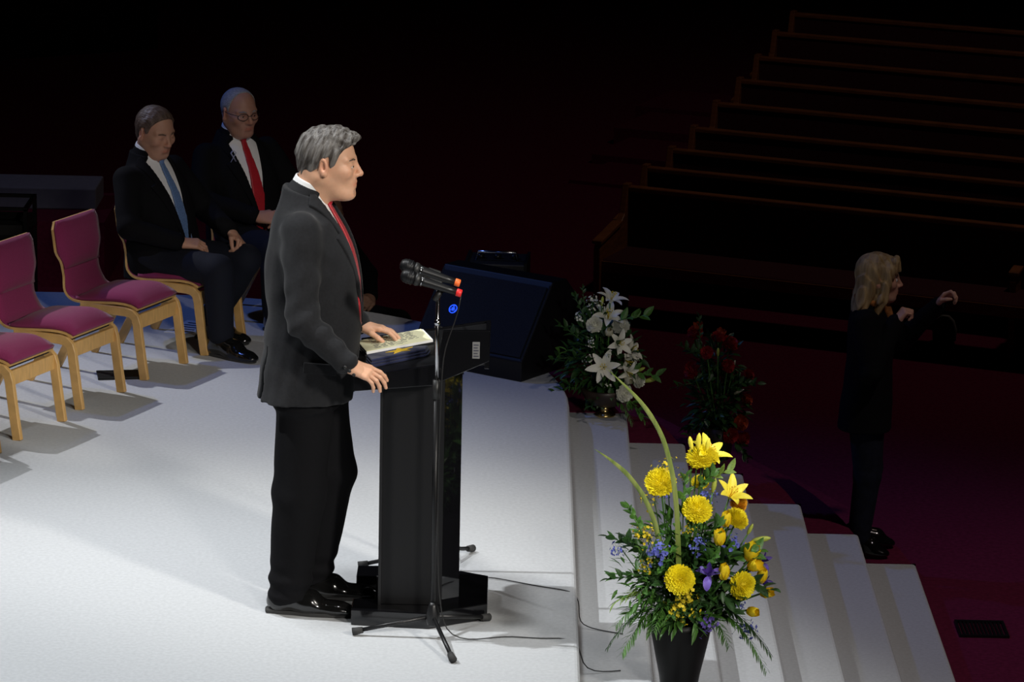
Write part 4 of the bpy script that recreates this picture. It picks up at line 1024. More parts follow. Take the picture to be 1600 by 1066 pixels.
# ================================================================ the standing woman
def woman():
    t = empty('person', (1.785, 17.36, -.9), rad(-8)); I4 = Matrix.Identity(4)
    H = Matrix.Translation((.035, 0, 1.420)) @ Matrix.Rotation(rad(4), 4, 'Z') @ Matrix.Rotation(rad(2), 4, 'Y') @ Matrix.Scale(.95, 4)
    shR, elR, wrR = (-.02, -.165, 1.235), (.02, -.215, .985), (.125, -.13, 1.225)
    shL, elL, wrL = (-.02, .165, 1.235), (.15, .235, 1.05), (.325, .13, 1.265)
    g = Vol(axis((-.20, .50, .0042)), axis((-.30, .32, .0042)), axis((.03, .95, .010), (.95, 1.62, .0042)))
    g.rc((0, 0, .80), (0, 0, 1.15), .11, .10, .0); g.rc((-.02, -.12, 1.23), (-.02, .12, 1.23), .05, .05, .05)
    for sh, el, wr in ((shR, elR, wrR), (shL, elL, wrL)): g.rc(sh, el, .042, .036, .03); g.rc(el, wr, .036, .024, .02)
    for s in (-1, 1): g.rc((0, s*.08, .76), (.02, s*.075, .42), .07, .05, .03); g.rc((.02, s*.075, .42), (-.01, s*.075, .08), .05, .035, .02)
    g.rc((.0, 0, 1.37), (-.02, 0, 1.24), .05, .055, .03)
    head_prims(g, H, dict(mouth=.002, jowl=-.006, chin=-.004))
    hand_prims(g, frame_from(wrR, (.55, .12, .82), (-.75, -.35, .5)), 1, [(1.2, 1.3, .8)]*4, .03, .3, .92, .7)
    hand_prims(g, frame_from(wrL, (.55, -.1, .80), (-.7, .45, .5)), -1, [(.5, 1.0, .7), (.8, 1.1, .7), (1.0, 1.1, .7), (1.1, 1.1, .7)], .05, .35, .92, .6)
    g.mesh('body', 'skin_fair', t, skin_tint(H, (.56, .31, .22), flush=.14))
    eyes(H, t); brows(H, t, 'hair_brown')
    # long loose hair
    b = Vol(axis((-.20, .16, .0042)), axis((-.16, .16, .0042)), axis((1.14, 1.62, .0042)))
    b.frame(H); b.ell((-.02, 0, .034), (.112, .092, .100)); b.ell((-.055, 0, -.06), (.070, .092, .12), .03); b.ell((-.085, 0, -.16), (.052, .105, .10), .04)
    for s in (-1, 1): b.rc((.045, s*.070, .060), (.02, s*.088, -.10), .028, .026, .02); b.rc((.02, s*.088, -.10), (-.02, s*.095, -.20), .026, .018, .02)
    b.rc((.075, -.035, .095), (.092, -.03, .040), .022, .014, .02); b.rc((.075, .03, .095), (.095, .02, .045), .022, .014, .02)
    sl, (X, Y, Z) = b.block([(-.2, -.16, -.3), (.2, .16, .2)], .02)
    b.f[sl] += .004*np.sin(Y*150+4*np.sin(Z*22)+X*110)+.004*wob(X*1.6, Y*1.6, Z*.5, 90, 3)
    face = np.sqrt(((X-.075)/.075)**2+(Y/.060)**2+((Z+.045)/.115)**2)-1
    b.f[sl] = smax(b.f[sl], (-face*.05).astype(np.float32), .006)
    b.mesh('hair', 'hair_blond', t)
    # jacket
    T = loft(smooth_rings([(.66, -.01, .135, .185), (.78, -.005, .13, .18), (.95, .0, .115, .165), (1.08, .01, .12, .165), (1.18, .0, .115, .17), (1.25, -.015, .085, .13), (1.30, -.02, .065, .075), (1.33, -.02, .06, .065)]))
    g = Vol(axis((-.22, .42, .005)), axis((-.30, .32, .005)), axis((.64, 1.36, .005)))
    g.fn([(-.2, -.2, .66), (.2, .2, 1.33)], .02, T)
    for sh, el, wr in ((shR, elR, wrR), (shL, elL, wrL)): g.rc(sh, el, .06, .055, .04); g.rc(el, wr, .055, .042, .02)
    sl, (X, Y, Z) = g.block([(-.3, -.3, .6), (.45, .3, 1.4)], 0); g.f[sl] += .005*wob(X, Y, Z, 34, 12)
    g.fn([(.0, 0, 1.33)], .10, lambda X, Y, Z: np.maximum(1.305-.3*X-Z, np.sqrt((X+.01)**2+Y*Y)-.075), .004, '-')
    g.mesh('jacket', 'suit_black', t)
    g = Vol(axis((-.12, .16, .004)), axis((-.12, .12, .004)), axis((1.16, 1.38, .004)))
    for i in range(10):
        a0 = 2*PI*i/10; a1 = 2*PI*(i+1)/10
        f_ = lambda a: (-.008+.072*math.cos(a), .070*math.sin(a), 1.305-.03*math.cos(a))
        g.rc(f_(a0), f_(a1), .018, .018, .01)
    g.rc((.075, .0, 1.27), (.098, -.015, 1.20), .022, .026, .02)
    sl, (X, Y, Z) = g.block([(-.2, -.2, 1.1), (.2, .2, 1.4)], 0); g.f[sl] += .003*wob(X, Y, Z, 110, 4)
    g.mesh('scarf', 'scarf', t)
    g = Vol(axis((-.16, .18, .006)), axis((-.20, .20, .006)), axis((.04, .86, .006)))
    g.ell((0, 0, .76), (.12, .165, .12))
    for s in (-1, 1): g.rc((0, s*.08, .72), (.02, s*.078, .42), .09, .068, .03); g.rc((.02, s*.078, .42), (-.01, s*.078, .09), .068, .056, .02)
    g.mesh('trousers', 'jeans_dark', t)
    shoe((-.01, -.078, 0), rad(-6), t, L=.25); shoe((.01, .078, 0), rad(8), t, L=.25)
    tag(t, 'blond woman in black jacket signing with raised hands beside the steps', 'person')
woman()

# ================================================================ flowers
mat('petal_yellow', (0.95, 0.81, 0.02), 0.6, var=0.08, scale=40)
mat('petal_gold', (0.90, 0.66, 0.012), 0.55, var=0.1, scale=30)
mat('petal_lily_yellow', (0.90, 0.80, 0.07), 0.5, var=0.08, scale=30)
mat('petal_orange', (0.80, 0.42, 0.02), 0.6, var=0.2, scale=60)
mat('petal_mustard', (0.68, 0.52, 0.015), 0.7, var=0.2, scale=60)
mat('petal_blue', (0.11, 0.13, 0.50), 0.6, var=0.3, scale=60)
mat('petal_purple', (0.16, 0.10, 0.46), 0.55, var=0.25, scale=60)
mat('petal_dark_purple', (0.05, 0.02, 0.20), 0.55, var=0.25, scale=60)
mat('petal_white', (0.78, 0.78, 0.66), 0.6, var=0.06, scale=40)
mat('petal_cream', (0.62, 0.60, 0.42), 0.6, var=0.08, scale=40)
mat('petal_red', (0.30, 0.010, 0.012), 0.6, var=0.2, scale=40)
mat('petal_rust', (0.40, 0.05, 0.010), 0.6, var=0.2, scale=40)
mat('leaf_dark', (0.022, 0.065, 0.014), 0.45, var=0.35, scale=14)
mat('leaf_mid', (0.06, 0.16, 0.025), 0.45, var=0.3, scale=14)
mat('leaf_bright', (0.15, 0.24, 0.035), 0.5, var=0.25, scale=14)
mat('leaf_blade', (0.13, 0.21, 0.03), 0.5, col2=(0.34, 0.40, 0.10), scale=30, stretch=(1, 1, .05))
mat('bud_green', (0.40, 0.46, 0.07), 0.5, var=0.2, scale=30)
mat('vase_black', (0.004, 0.004, 0.004), 0.45, spec=0.25)
mat('urn_dark', (0.035, 0.022, 0.015), 0.4, var=0.2, scale=20)
def petal_mesh(L, w, curl, cup=0.0, n=7, tip=.6, twist=0, base=.25, r0=0.0, a0=0.0, thick=0.0008):
    """petal along +x starting at r0, rising with start angle a0 and bending by curl; cup lifts the edges"""
    V = []; a = a0; x, z = r0, 0.0; k = 5; rows = []
    for i in range(n+1):
        t = i/n; ww = w*(base+(1-base)*math.sin(PI*min(1, t*1.0)**tip)) if t < 1 else w*.06
        if i == 0: ww = w*base
        row = []
        for j in range(k):
            s = -1+2*j/(k-1)
            c = cup*ww*(s*s)
            row.append((x-math.sin(a)*c, ww*s, z+math.cos(a)*c))
        rows.append(row)
        a += curl/n; x += math.cos(a)*L/n; z += math.sin(a)*L/n
    V = [p for r in rows for p in r]
    Fc = [(i*k+j, i*k+j+1, (i+1)*k+j+1, (i+1)*k+j) for i in range(n) for j in range(k-1)]
    return V, Fc
def pmesh(name, V, Fc, material):
    me = bpy.data.meshes.new(name); me.from_pydata(V, [], Fc); me.update(); me.materials.append(M[material]); me.polygons.foreach_set('use_smooth', [True]*len(me.polygons)); return me
PM = {}
def get_petal(key, material, *a, **k):
    kk = (key, material)
    if kk not in PM: V, Fc = petal_mesh(*a, **k); PM[kk] = pmesh('petal', V, Fc, material)
    return PM[kk]
def rotm(nrm, spin=0.0): return Vector(nrm).normalized().to_track_quat('Z', 'Y').to_matrix().to_4x4() @ Matrix.Rotation(spin, 4, 'Z')
def child(name, me, parent, mx=None):
    o = bpy.data.objects.new(name, me); COL.objects.link(o); o.parent = parent
    if mx is not None: o.matrix_local = mx
    return o
def stem_to(A, p, nrm, name, r=.0035, material='leaf_mid', base=None):
    """the flower's own object: its stem, running from the vase mouth to the bloom"""
    p = Vector(p); b = Vector(base if base else A['mouth'])+Vector(((p.x)*.12, (p.y)*.12, 0)); mid = (p+b)*.5+Vector((p.x*.08, p.y*.08, .02)); e = p-Vector(nrm).normalized()*.012
    pts = [b, b*.6+mid*.4+Vector((0, 0, .01)), mid, mid*.4+e*.6, p]
    q, _ = resample([tuple(x) for x in pts], 9)
    o = MB().tube([tuple(x) for x in q], r, 5).build(name, material, A['root'], True); return o
def mum(A, p, r, nrm, material='petal_yellow', name='chrysanthemum', flat=.72, ruffle=False):
    o = stem_to(A, p, nrm, name)
    key = ('mum', material, flat, ruffle)
    if key not in PM:
        V = []; Fc = []; N = 190 if ruffle else 560; rr_ = random.Random(5)
        for i in range(N):
            t = (i+.5)/N; phi = math.acos(1-t*1.45); th = i*2.39996
            d = Vector((math.sin(phi)*math.cos(th), math.sin(phi)*math.sin(th), math.cos(phi)*flat)); s = Vector((-math.sin(th), math.cos(th), 0)); up = d.cross(s)*-1
            w = (.12 if ruffle else .040)+.02*rr_.random(); tipr = (.72+.34*rr_.random()) if ruffle else (.86+.22*rr_.random()); inn = .45
            inw = Vector((0, 0, 1)) if phi < .6 else Vector((0, 0, .6))
            pts = [d*inn, d*(.8*tipr)+Vector((0, 0, -.03)), d*tipr+inw*.02, d*(tipr*1.02)+inw*.07+(s*(rr_.random()-.5)*.2 if ruffle else s*(rr_.random()-.5)*.06)]
            b = len(V)
            for j, q in enumerate(pts):
                ww = w*([.4, .8, 1.0, .9] if ruffle else [.5, 1, 1.0, .3])[j]; V += [tuple(q-s*ww), tuple(q+s*ww)]
            Fc += [(b+2*j, b+2*j+1, b+2*j+3, b+2*j+2) for j in range(3)]
        m2_ = MB(); m2_.ball((0, 0, 0), .55, 12, 8, (1, 1, flat)); b = len(V); V += m2_.v; Fc += [tuple(i+b for i in f) for f in m2_.f]
        PM[key] = pmesh('petals', V, Fc, material)
    child('petals', PM[key], o, Matrix.Translation(p) @ rotm(nrm, random.random()*6) @ Matrix.Scale(r, 4)); return o
def tulip(A, p, h, nrm, material='petal_gold', opened=0.0, name='tulip'):
    o = stem_to(A, Vector(p)-Vector(nrm).normalized()*h*.5, nrm, name, .004)
    me = get_petal(('tul', opened), material, 1.15, .34, 1.15-opened*1.3, .5, 7, .8, 0, .6, .03, .75-opened*.3)
    for k in range(6):
        mx = Matrix.Translation(Vector(p)-Vector(nrm).normalized()*h*.5) @ rotm(nrm) @ Matrix.Rotation(k*PI/3+(.0), 4, 'Z') @ Matrix.Scale(h*(1 if k % 2 else .94), 4)
        child('petal', me, o, mx)
    return o
def lily(A, p, r, nrm, material='petal_lily_yellow', name='lily', stam='petal_orange', curl=-1.25, a0=1.15):
    o = stem_to(A, Vector(p)-Vector(nrm).normalized()*r*.35, nrm, name, .004)
    me = get_petal(('lil', curl, a0), material, 1.25, .24, curl, .35, 9, .9, 0, .2, .03, a0)
    for k in range(6):
        mx = Matrix.Translation(Vector(p)-Vector(nrm).normalized()*r*.35) @ rotm(nrm) @ Matrix.Rotation(k*PI/3+.2, 4, 'Z') @ Matrix.Scale(r*(1 if k % 2 else .92), 4)
        child('petal', me, o, mx)
    st_ = MB()
    for k in range(6):
        a = k*PI/3; st_.tube([(0, 0, 0), (.06*math.cos(a), .06*math.sin(a), .4), (.16*math.cos(a), .16*math.sin(a), .72)], .012, 4); st_.ball((.16*math.cos(a), .16*math.sin(a), .74), .04, 6, 4)
    so = st_.build('stamens', stam, o, True); so.matrix_local = Matrix.Translation(Vector(p)-Vector(nrm).normalized()*r*.35) @ rotm(nrm) @ Matrix.Scale(r, 4)
    return o
def bud(A, p, L, nrm, material='bud_green', name='lily_bud', fat=.16):
    o = stem_to(A, Vector(p)-Vector(nrm).normalized()*L*.5, nrm, name, .003)
    m = MB(); m.lathe([(.02, -.5), (fat*.6, -.42), (fat*.9, -.2), (fat, .05), (fat*.8, .3), (fat*.35, .46), (.01, .5)], 9)
    b = m.build('bud', material, o, True); b.matrix_local = Matrix.Translation(p) @ rotm(nrm) @ Matrix.Scale(L, 4); return o
def iris(A, p, r, nrm, name='iris'):
    o = stem_to(A, Vector(p)-Vector(nrm).normalized()*r*.3, nrm, name, .004)
    fa = get_petal('irf', 'petal_purple', 1.2, .26, -2.0, .2, 8, 1.2, 0, .25, .03, .9); sa = get_petal('irs', 'petal_dark_purple', .9, .2, -.2, .5, 7, .9, 0, .3, .03, 1.2)
    for k in range(3):
        B = Matrix.Translation(p) @ rotm(nrm, .5)
        child('petal', fa, o, B @ Matrix.Rotation(k*2*PI/3, 4, 'Z') @ Matrix.Scale(r, 4)); child('petal', sa, o, B @ Matrix.Rotation(k*2*PI/3+PI/3, 4, 'Z') @ Matrix.Scale(r, 4))
    return o
def spray(A, p, r, nrm, material, name, n=40, elong=1.4, fl=.16, seed=1):
    """cluster of many small florets on a sprig: one mesh"""
    o = stem_to(A, Vector(p)-Vector(nrm).normalized()*r*.6, nrm, name, .0022)
    rr_ = random.Random(seed); m = MB(); tw = MB()
    for i in range(n):
        d = Vector((rr_.gauss(0, .42), rr_.gauss(0, .42), rr_.uniform(-.9, .9)*elong*.7)); s = fl*rr_.uniform(.6, 1.2)
        ax = Vector((d.x, d.y, .3+rr_.random()*.5)).normalized(); Q = rotm(ax, rr_.random()*6)
        tw.tube([(0, 0, d.z-.35), tuple(d)], .012, 3)
        b = [(0, 0, 0)]; Fc = []
        for k in range(5):
            a = 2*PI*k/5; c = Vector((s*math.cos(a), s*math.sin(a), s*.35)); e = Vector((-math.sin(a), math.cos(a), 0))*s*.45
            j = len(b); b += [tuple(c*.55-e), tuple(c*1.05), tuple(c*.55+e)]; Fc += [(0, j, j+1, j+2)]
        m.add([tuple(d+(Q.to_3x3() @ Vector(v))) for v in b], Fc)
    mx = Matrix.Translation(p) @ rotm(nrm) @ Matrix.Scale(r, 4)
    f = m.build('florets', material, o); f.matrix_local = mx; f['kind'] = 'stuff'
    q = tw.build('twigs', 'leaf_mid', o); q.matrix_local = mx; q['kind'] = 'stuff'; return o
def leaf_me(key, material, L=1, w=.2, curl=-.5, cup=.3): return get_petal(('leaf', key), material, L, w, curl, cup, 6, .8, 0, .12, 0, .25)
def sprig(A, p, L, dirv, n, leafL, material='leaf_mid', name='leaf_sprig', w=.24, droop=-.35, seed=2, base=None):
    """leafy stem: leaves are pieces of their own"""
    rr_ = random.Random(seed); p = Vector(p); d = Vector(dirv).normalized(); pts = []
    for i in range(6):
        t = i/5; pts.append(p+d*L*t+Vector((0, 0, droop*L*t*t*.5)))
    o = MB().tube([tuple(x) for x in pts], [.0028, .0028, .0025, .002, .0015, .001], 5).build(name, material, A['root'], True)
    me = leaf_me((material, w), material, 1, w)
    for i in range(n):
        t = .12+.86*i/max(1, n-1); q = p+d*L*t+Vector((0, 0, droop*L*t*t*.5))
        a = i*2.4+rr_.random(); side = d.orthogonal(); side = (Matrix.Rotation(a, 3, d) @ side).normalized()
        ld = (d*.75+side*(1-.5*t)+Vector((0, 0, .1))).normalized()
        up = (side.cross(d)+Vector((0, 0, 1.2))); mx = frame_from(tuple(q), tuple(ld), tuple(up)) @ Matrix.Scale(leafL*rr_.uniform(.75, 1.1), 4)
        child('leaf', me, o, mx)
    return o
def fern(A, p, L, dirv, n, leafL, material='leaf_mid', name='fern_frond', w=.07, droop=-.8, seed=3):
    """feathery frond: narrow leaflets along a drooping stem, one mesh"""
    rr_ = random.Random(seed); p = Vector(p); d = Vector(dirv).normalized(); m = MB()
    P = lambda t: p+d*L*t+Vector((0, 0, droop*L*t*t*.5))
    m.tube([tuple(P(i/7)) for i in range(8)], [.002*(1-i/9) for i in range(8)], 4)
    V, Fc = petal_mesh(1, w, -.6, .2, 4, .8, 0, .2, 0, .2)
    for i in range(n):
        t = .08+.92*i/n; s = 1 if i % 2 else -1; q = P(t); tg = (P(min(1, t+.02))-P(t-.02)).normalized(); sd = tg.cross(Vector((0, 0, 1))).normalized()*s
        ld = tg*.8+sd*rr_.uniform(.5, .9)+Vector((0, 0, rr_.uniform(-.3, .3))); mx = frame_from(tuple(q), tuple(ld), (0, 0, 1)) @ Matrix.Scale(leafL*(1-.45*t)*rr_.uniform(.8, 1.15), 4)
        m.add([tuple(mx @ Vector(v)) for v in V], Fc)
    o = m.build(name, material, A['root'], True); o['kind'] = 'stuff'; return o
def foliage(A, c, r, n, leafL, material, seed, name='foliage', w=.22):
    """dense filler greenery nobody could count"""
    rr_ = random.Random(seed); m = MB(); V, Fc = petal_mesh(1, w, -.5, .3, 3, .8, 0, .15, 0, .2)
    for i in range(n):
        d = Vector((rr_.gauss(0, 1), rr_.gauss(0, 1), rr_.gauss(0, 1))).normalized(); k = rr_.random()**.45
        q = Vector(c)+Vector((d.x*r[0]*k, d.y*r[1]*k, d.z*r[2]*k)); ld = d+Vector((rr_.uniform(-.7, .7), rr_.uniform(-.7, .7), rr_.uniform(-.3, .6)))
        mx = frame_from(tuple(q), tuple(ld), (rr_.uniform(-.5, .5), rr_.uniform(-.5, .5), 1)) @ Matrix.Scale(leafL*rr_.uniform(.6, 1.2), 4)
        m.add([tuple(mx @ Vector(v)) for v in V], Fc)
    o = m.build(name, material, A['root'], True); o['kind'] = 'stuff'; return o
def blade(A, pts, w, name='long_leaf'):
    q, u = resample(pts, 26); V = []; Fc = []
    for i in range(26):
        t = u[i]; ww = w*(1-.15*t) if t < .7 else w*.9*(1-((t-.7)/.3)**1.4)+.0006
        tg = Vector(q[min(i+1, 25)]-q[max(i-1, 0)]).normalized(); sd = Vector((tg.z, -.35, -tg.x)); sd = (sd-tg*sd.dot(tg)).normalized(); n = tg.cross(sd)
        p = Vector(q[i]); V += [tuple(p-sd*ww+n*ww*.35), tuple(p), tuple(p+sd*ww+n*ww*.35)]
    for i in range(25): b = i*3; Fc += [(b, b+1, b+4, b+3), (b+1, b+2, b+5, b+4)]
    return newmesh(name, V, Fc, 'leaf_blade', A['root'], True)

# ---- yellow arrangement in the tall black vase
def yellow():
    root = empty('flower_arrangement', (.663, 12.95, -.30)); A = dict(root=root, mouth=(0, 0, .45))
    def P(u, v, dy=0.0): z = (1150-v)/396-.246*dy; return ((u-1058)/408*(1+dy/13)-.021*z, dy, z)
    va = MB().lathe([(.048, 0), (.052, .004), (.057, .08), (.066, .17), (.078, .25), (.095, .33), (.109, .40), (.117, .445), (.119, .475), (.114, .475), (.100, .40), (.02, .36)], 40).build('vase', 'vase_black', root, True)
    va['label'] = 'tall tapered matte black vase'
    foliage(A, (0, 0, .60), (.15, .12, .13), 260, .075, 'leaf_dark', 1); foliage(A, (.0, .03, .74), (.16, .10, .15), 160, .07, 'leaf_mid', 2); foliage(A, (.13, -.02, .66), (.15, .10, .12), 130, .075, 'leaf_dark', 5); foliage(A, (-.12, -.02, .64), (.14, .10, .14), 130, .06, 'leaf_mid', 6, w=.14); foliage(A, (.0, -.06, .52), (.18, .08, .07), 160, .075, 'leaf_mid', 7, w=.12)
    mum(A, P(1028, 752), .058, (-.15, -.62, .75)); mum(A, P(1084, 792, -.05), .056, (.05, -.6, .8)); mum(A, P(1057, 899, -.13), .056, (-.1, -.97, .2), flat=.6)
    mum(A, P(1154, 907, -.09), .052, (.45, -.85, .1)); mum(A, P(1146, 806, .0), .046, (.55, -.3, .75)); mum(A, P(1092, 712, .0), .060, (-.1, -.35, .95), flat=.6); mum(A, P(1090, 752, .08), .034, (0, -.3, .9))
    mum(A, P(1148, 783, .05), .036, (.7, -.5, .4), 'petal_orange', 'pincushion_flower', .9)
    lily(A, P(1102, 706, .03), .085, (.35, -.35, .85), curl=-1.0); lily(A, P(1138, 768, .03), .080, (.35, -.55, .8), curl=-.8)
    for (u, v, L, n) in ((1074, 690, .055, (-.2, -.1, 1)), (1086, 686, .062, (.05, -.1, 1)), (1100, 692, .055, (.15, -.1, 1))): bud(A, P(u, v, .0), L, n, 'petal_lily_yellow', fat=.17)
    bud(A, P(1110, 754, -.02), .062, (.15, -.1, 1)); bud(A, P(1184, 837, .0), .075, (.95, -.2, .25)); bud(A, P(1167, 822, .02), .05, (.4, -.1, .9))
    for (u, v, h, n, op, dy) in ((1128, 806, .062, (.05, -.25, 1), 0, -.06), (1118, 834, .064, (.0, -.25, 1), .1, -.10), (1125, 886, .064, (.0, -.2, 1), 0, -.13), (1167, 858, .072, (.2, -.35, 1), .25, -.06), (1172, 876, .062, (.6, -.5, .35), .2, -.08), (1186, 894, .062, (.2, -.3, 1), 0, -.02), (1192, 919, .056, (.7, -.5, .3), .1, -.05), (1170, 947, .056, (.55, -.7, .1), .05, -.10)):
        tulip(A, P(u, v, dy), h, n, 'petal_gold', op)
    iris(A, P(1102, 892, -.14), .062, (-.1, -.55, .85)); iris(A, P(1184, 872, .02), .052, (.7, -.3, .6)); iris(A, P(1186, 906, .02), .05, (.8, -.2, .3))
    for i, (u, v, r, n, dy, cnt) in enumerate(((1024, 855, .052, (-.3, -.7, .6), -.10, 46), (1090, 850, .040, (.2, -.5, .8), -.06, 34), (1104, 772, .040, (.2, -.2, .9), .02, 34), (1140, 846, .044, (.5, -.5, .6), -.01, 40), (962, 858, .036, (-.9, -.2, .1), .0, 28), (1163, 978, .040, (.5, -.5, -.7), -.04, 34), (1102, 968, .045, (.1, -.9, -.5), -.115, 40), (1040, 902, .03, (-.1, -.9, .1), -.10, 22), (1035, 770, .03, (0, -.4, .9), .03, 20), (1155, 938, .03, (.4, -.8, 0), -.02, 20), (1085, 838, .028, (0, -.6, .7), -.08, 20))):
        spray(A, P(u, v, dy), r, n, 'petal_blue' if i not in (6, 7) else 'petal_purple', 'delphinium', cnt, 1.2, .2, i)
    for i, (u, v, r, n, dy, cnt) in enumerate(((1060, 944, .068, (-.1, -.85, -.5), -.125, 90), (1000, 832, .055, (-.6, -.4, .7), -.02, 60), (1034, 733, .050, (-.4, -.1, .9), .03, 50), (1068, 925, .05, (.2, -.8, -.2), -.12, 40), (1075, 823, .04, (.1, -.5, .8), .0, 34), (1010, 778, .045, (-.8, -.2, .4), .02, 40), (1065, 745, .035, (0, -.2, .9), .05, 26), (1005, 880, .045, (-.5, -.6, .4), -.04, 34))):
        spray(A, P(u, v, dy), r, n, 'petal_mustard', 'goldenrod', cnt, 1.1, .13, 30+i)
    for i, (u, v, L, d, n, lL, mt) in enumerate(((1010, 880, .16, (-.55, -.1, .85), 12, .052, 'leaf_dark'), (1000, 860, .15, (-.85, 0, .55), 11, .050, 'leaf_dark'), (1005, 900, .14, (-.95, -.1, .15), 11, .052, 'leaf_dark'), (1000, 830, .13, (-.45, .1, .9), 10, .045, 'leaf_mid'), (1085, 760, .10, (.5, -.2, .8), 7, .06, 'leaf_mid'), (1060, 790, .14, (.1, .1, 1), 8, .05, 'leaf_mid'), (1130, 870, .13, (.8, -.2, .45), 7, .075, 'leaf_mid'), (1140, 900, .14, (.85, -.3, .0), 7, .075, 'leaf_dark'), (1095, 880, .13, (.2, -.6, .6), 8, .065, 'leaf_mid'), (1075, 910, .12, (.3, -.85, -.2), 8, .06, 'leaf_dark'), (1100, 745, .09, (.7, -.1, .5), 6, .055, 'leaf_bright'), (1020, 905, .12, (-.4, -.8, .1), 9, .055, 'leaf_mid'), (1100, 840, .12, (.3, -.4, .8), 7, .06, 'leaf_mid'), (1120, 930, .10, (.5, -.8, -.1), 8, .06, 'leaf_dark'))):
        sprig(A, P(u, v, -.04), L, d, n, lL, mt, seed=i)
    for i, (u, v, L, d, n, lL, mt, dr) in enumerate(((1030, 930, .20, (-.85, -.45, .15), 44, .07, 'leaf_mid', -1.2), (1030, 945, .20, (-.7, -.6, -.1), 44, .075, 'leaf_mid', -1.3), (1025, 920, .18, (-.95, -.2, .2), 40, .07, 'leaf_bright', -.9), (1110, 940, .24, (.85, -.35, .05), 54, .065, 'leaf_dark', -1.5), (1120, 950, .22, (.8, -.55, -.1), 54, .065, 'leaf_mid', -1.6), (1100, 950, .16, (.5, -.8, .0), 36, .06, 'leaf_mid', -1.2), (1045, 930, .16, (-.4, -.85, .0), 36, .065, 'leaf_mid', -1.2), (1015, 945, .17, (-.85, -.1, -.2), 30, .06, 'leaf_dark', -1.5))):
        fern(A, P(u, v, -.03), L, d, n, lL, mt, seed=i, droop=dr)
    blade(A, [P(1056, 880, -.06), P(1053, 800, -.06), P(1046, 740, -.07), P(1030, 680, -.08), P(1000, 632, -.09), P(965, 598, -.10), P(945, 580, -.10)], .0105)
    blade(A, [P(1032, 870, -.05), P(1018, 810, -.07), P(1000, 770, -.08), P(975, 738, -.09), P(948, 716, -.10), P(925, 701, -.11)], .0105)
    tag(root, 'tall arrangement of yellow chrysanthemums, tulips and blue flowers in black vase', 'flowers')
yellow()
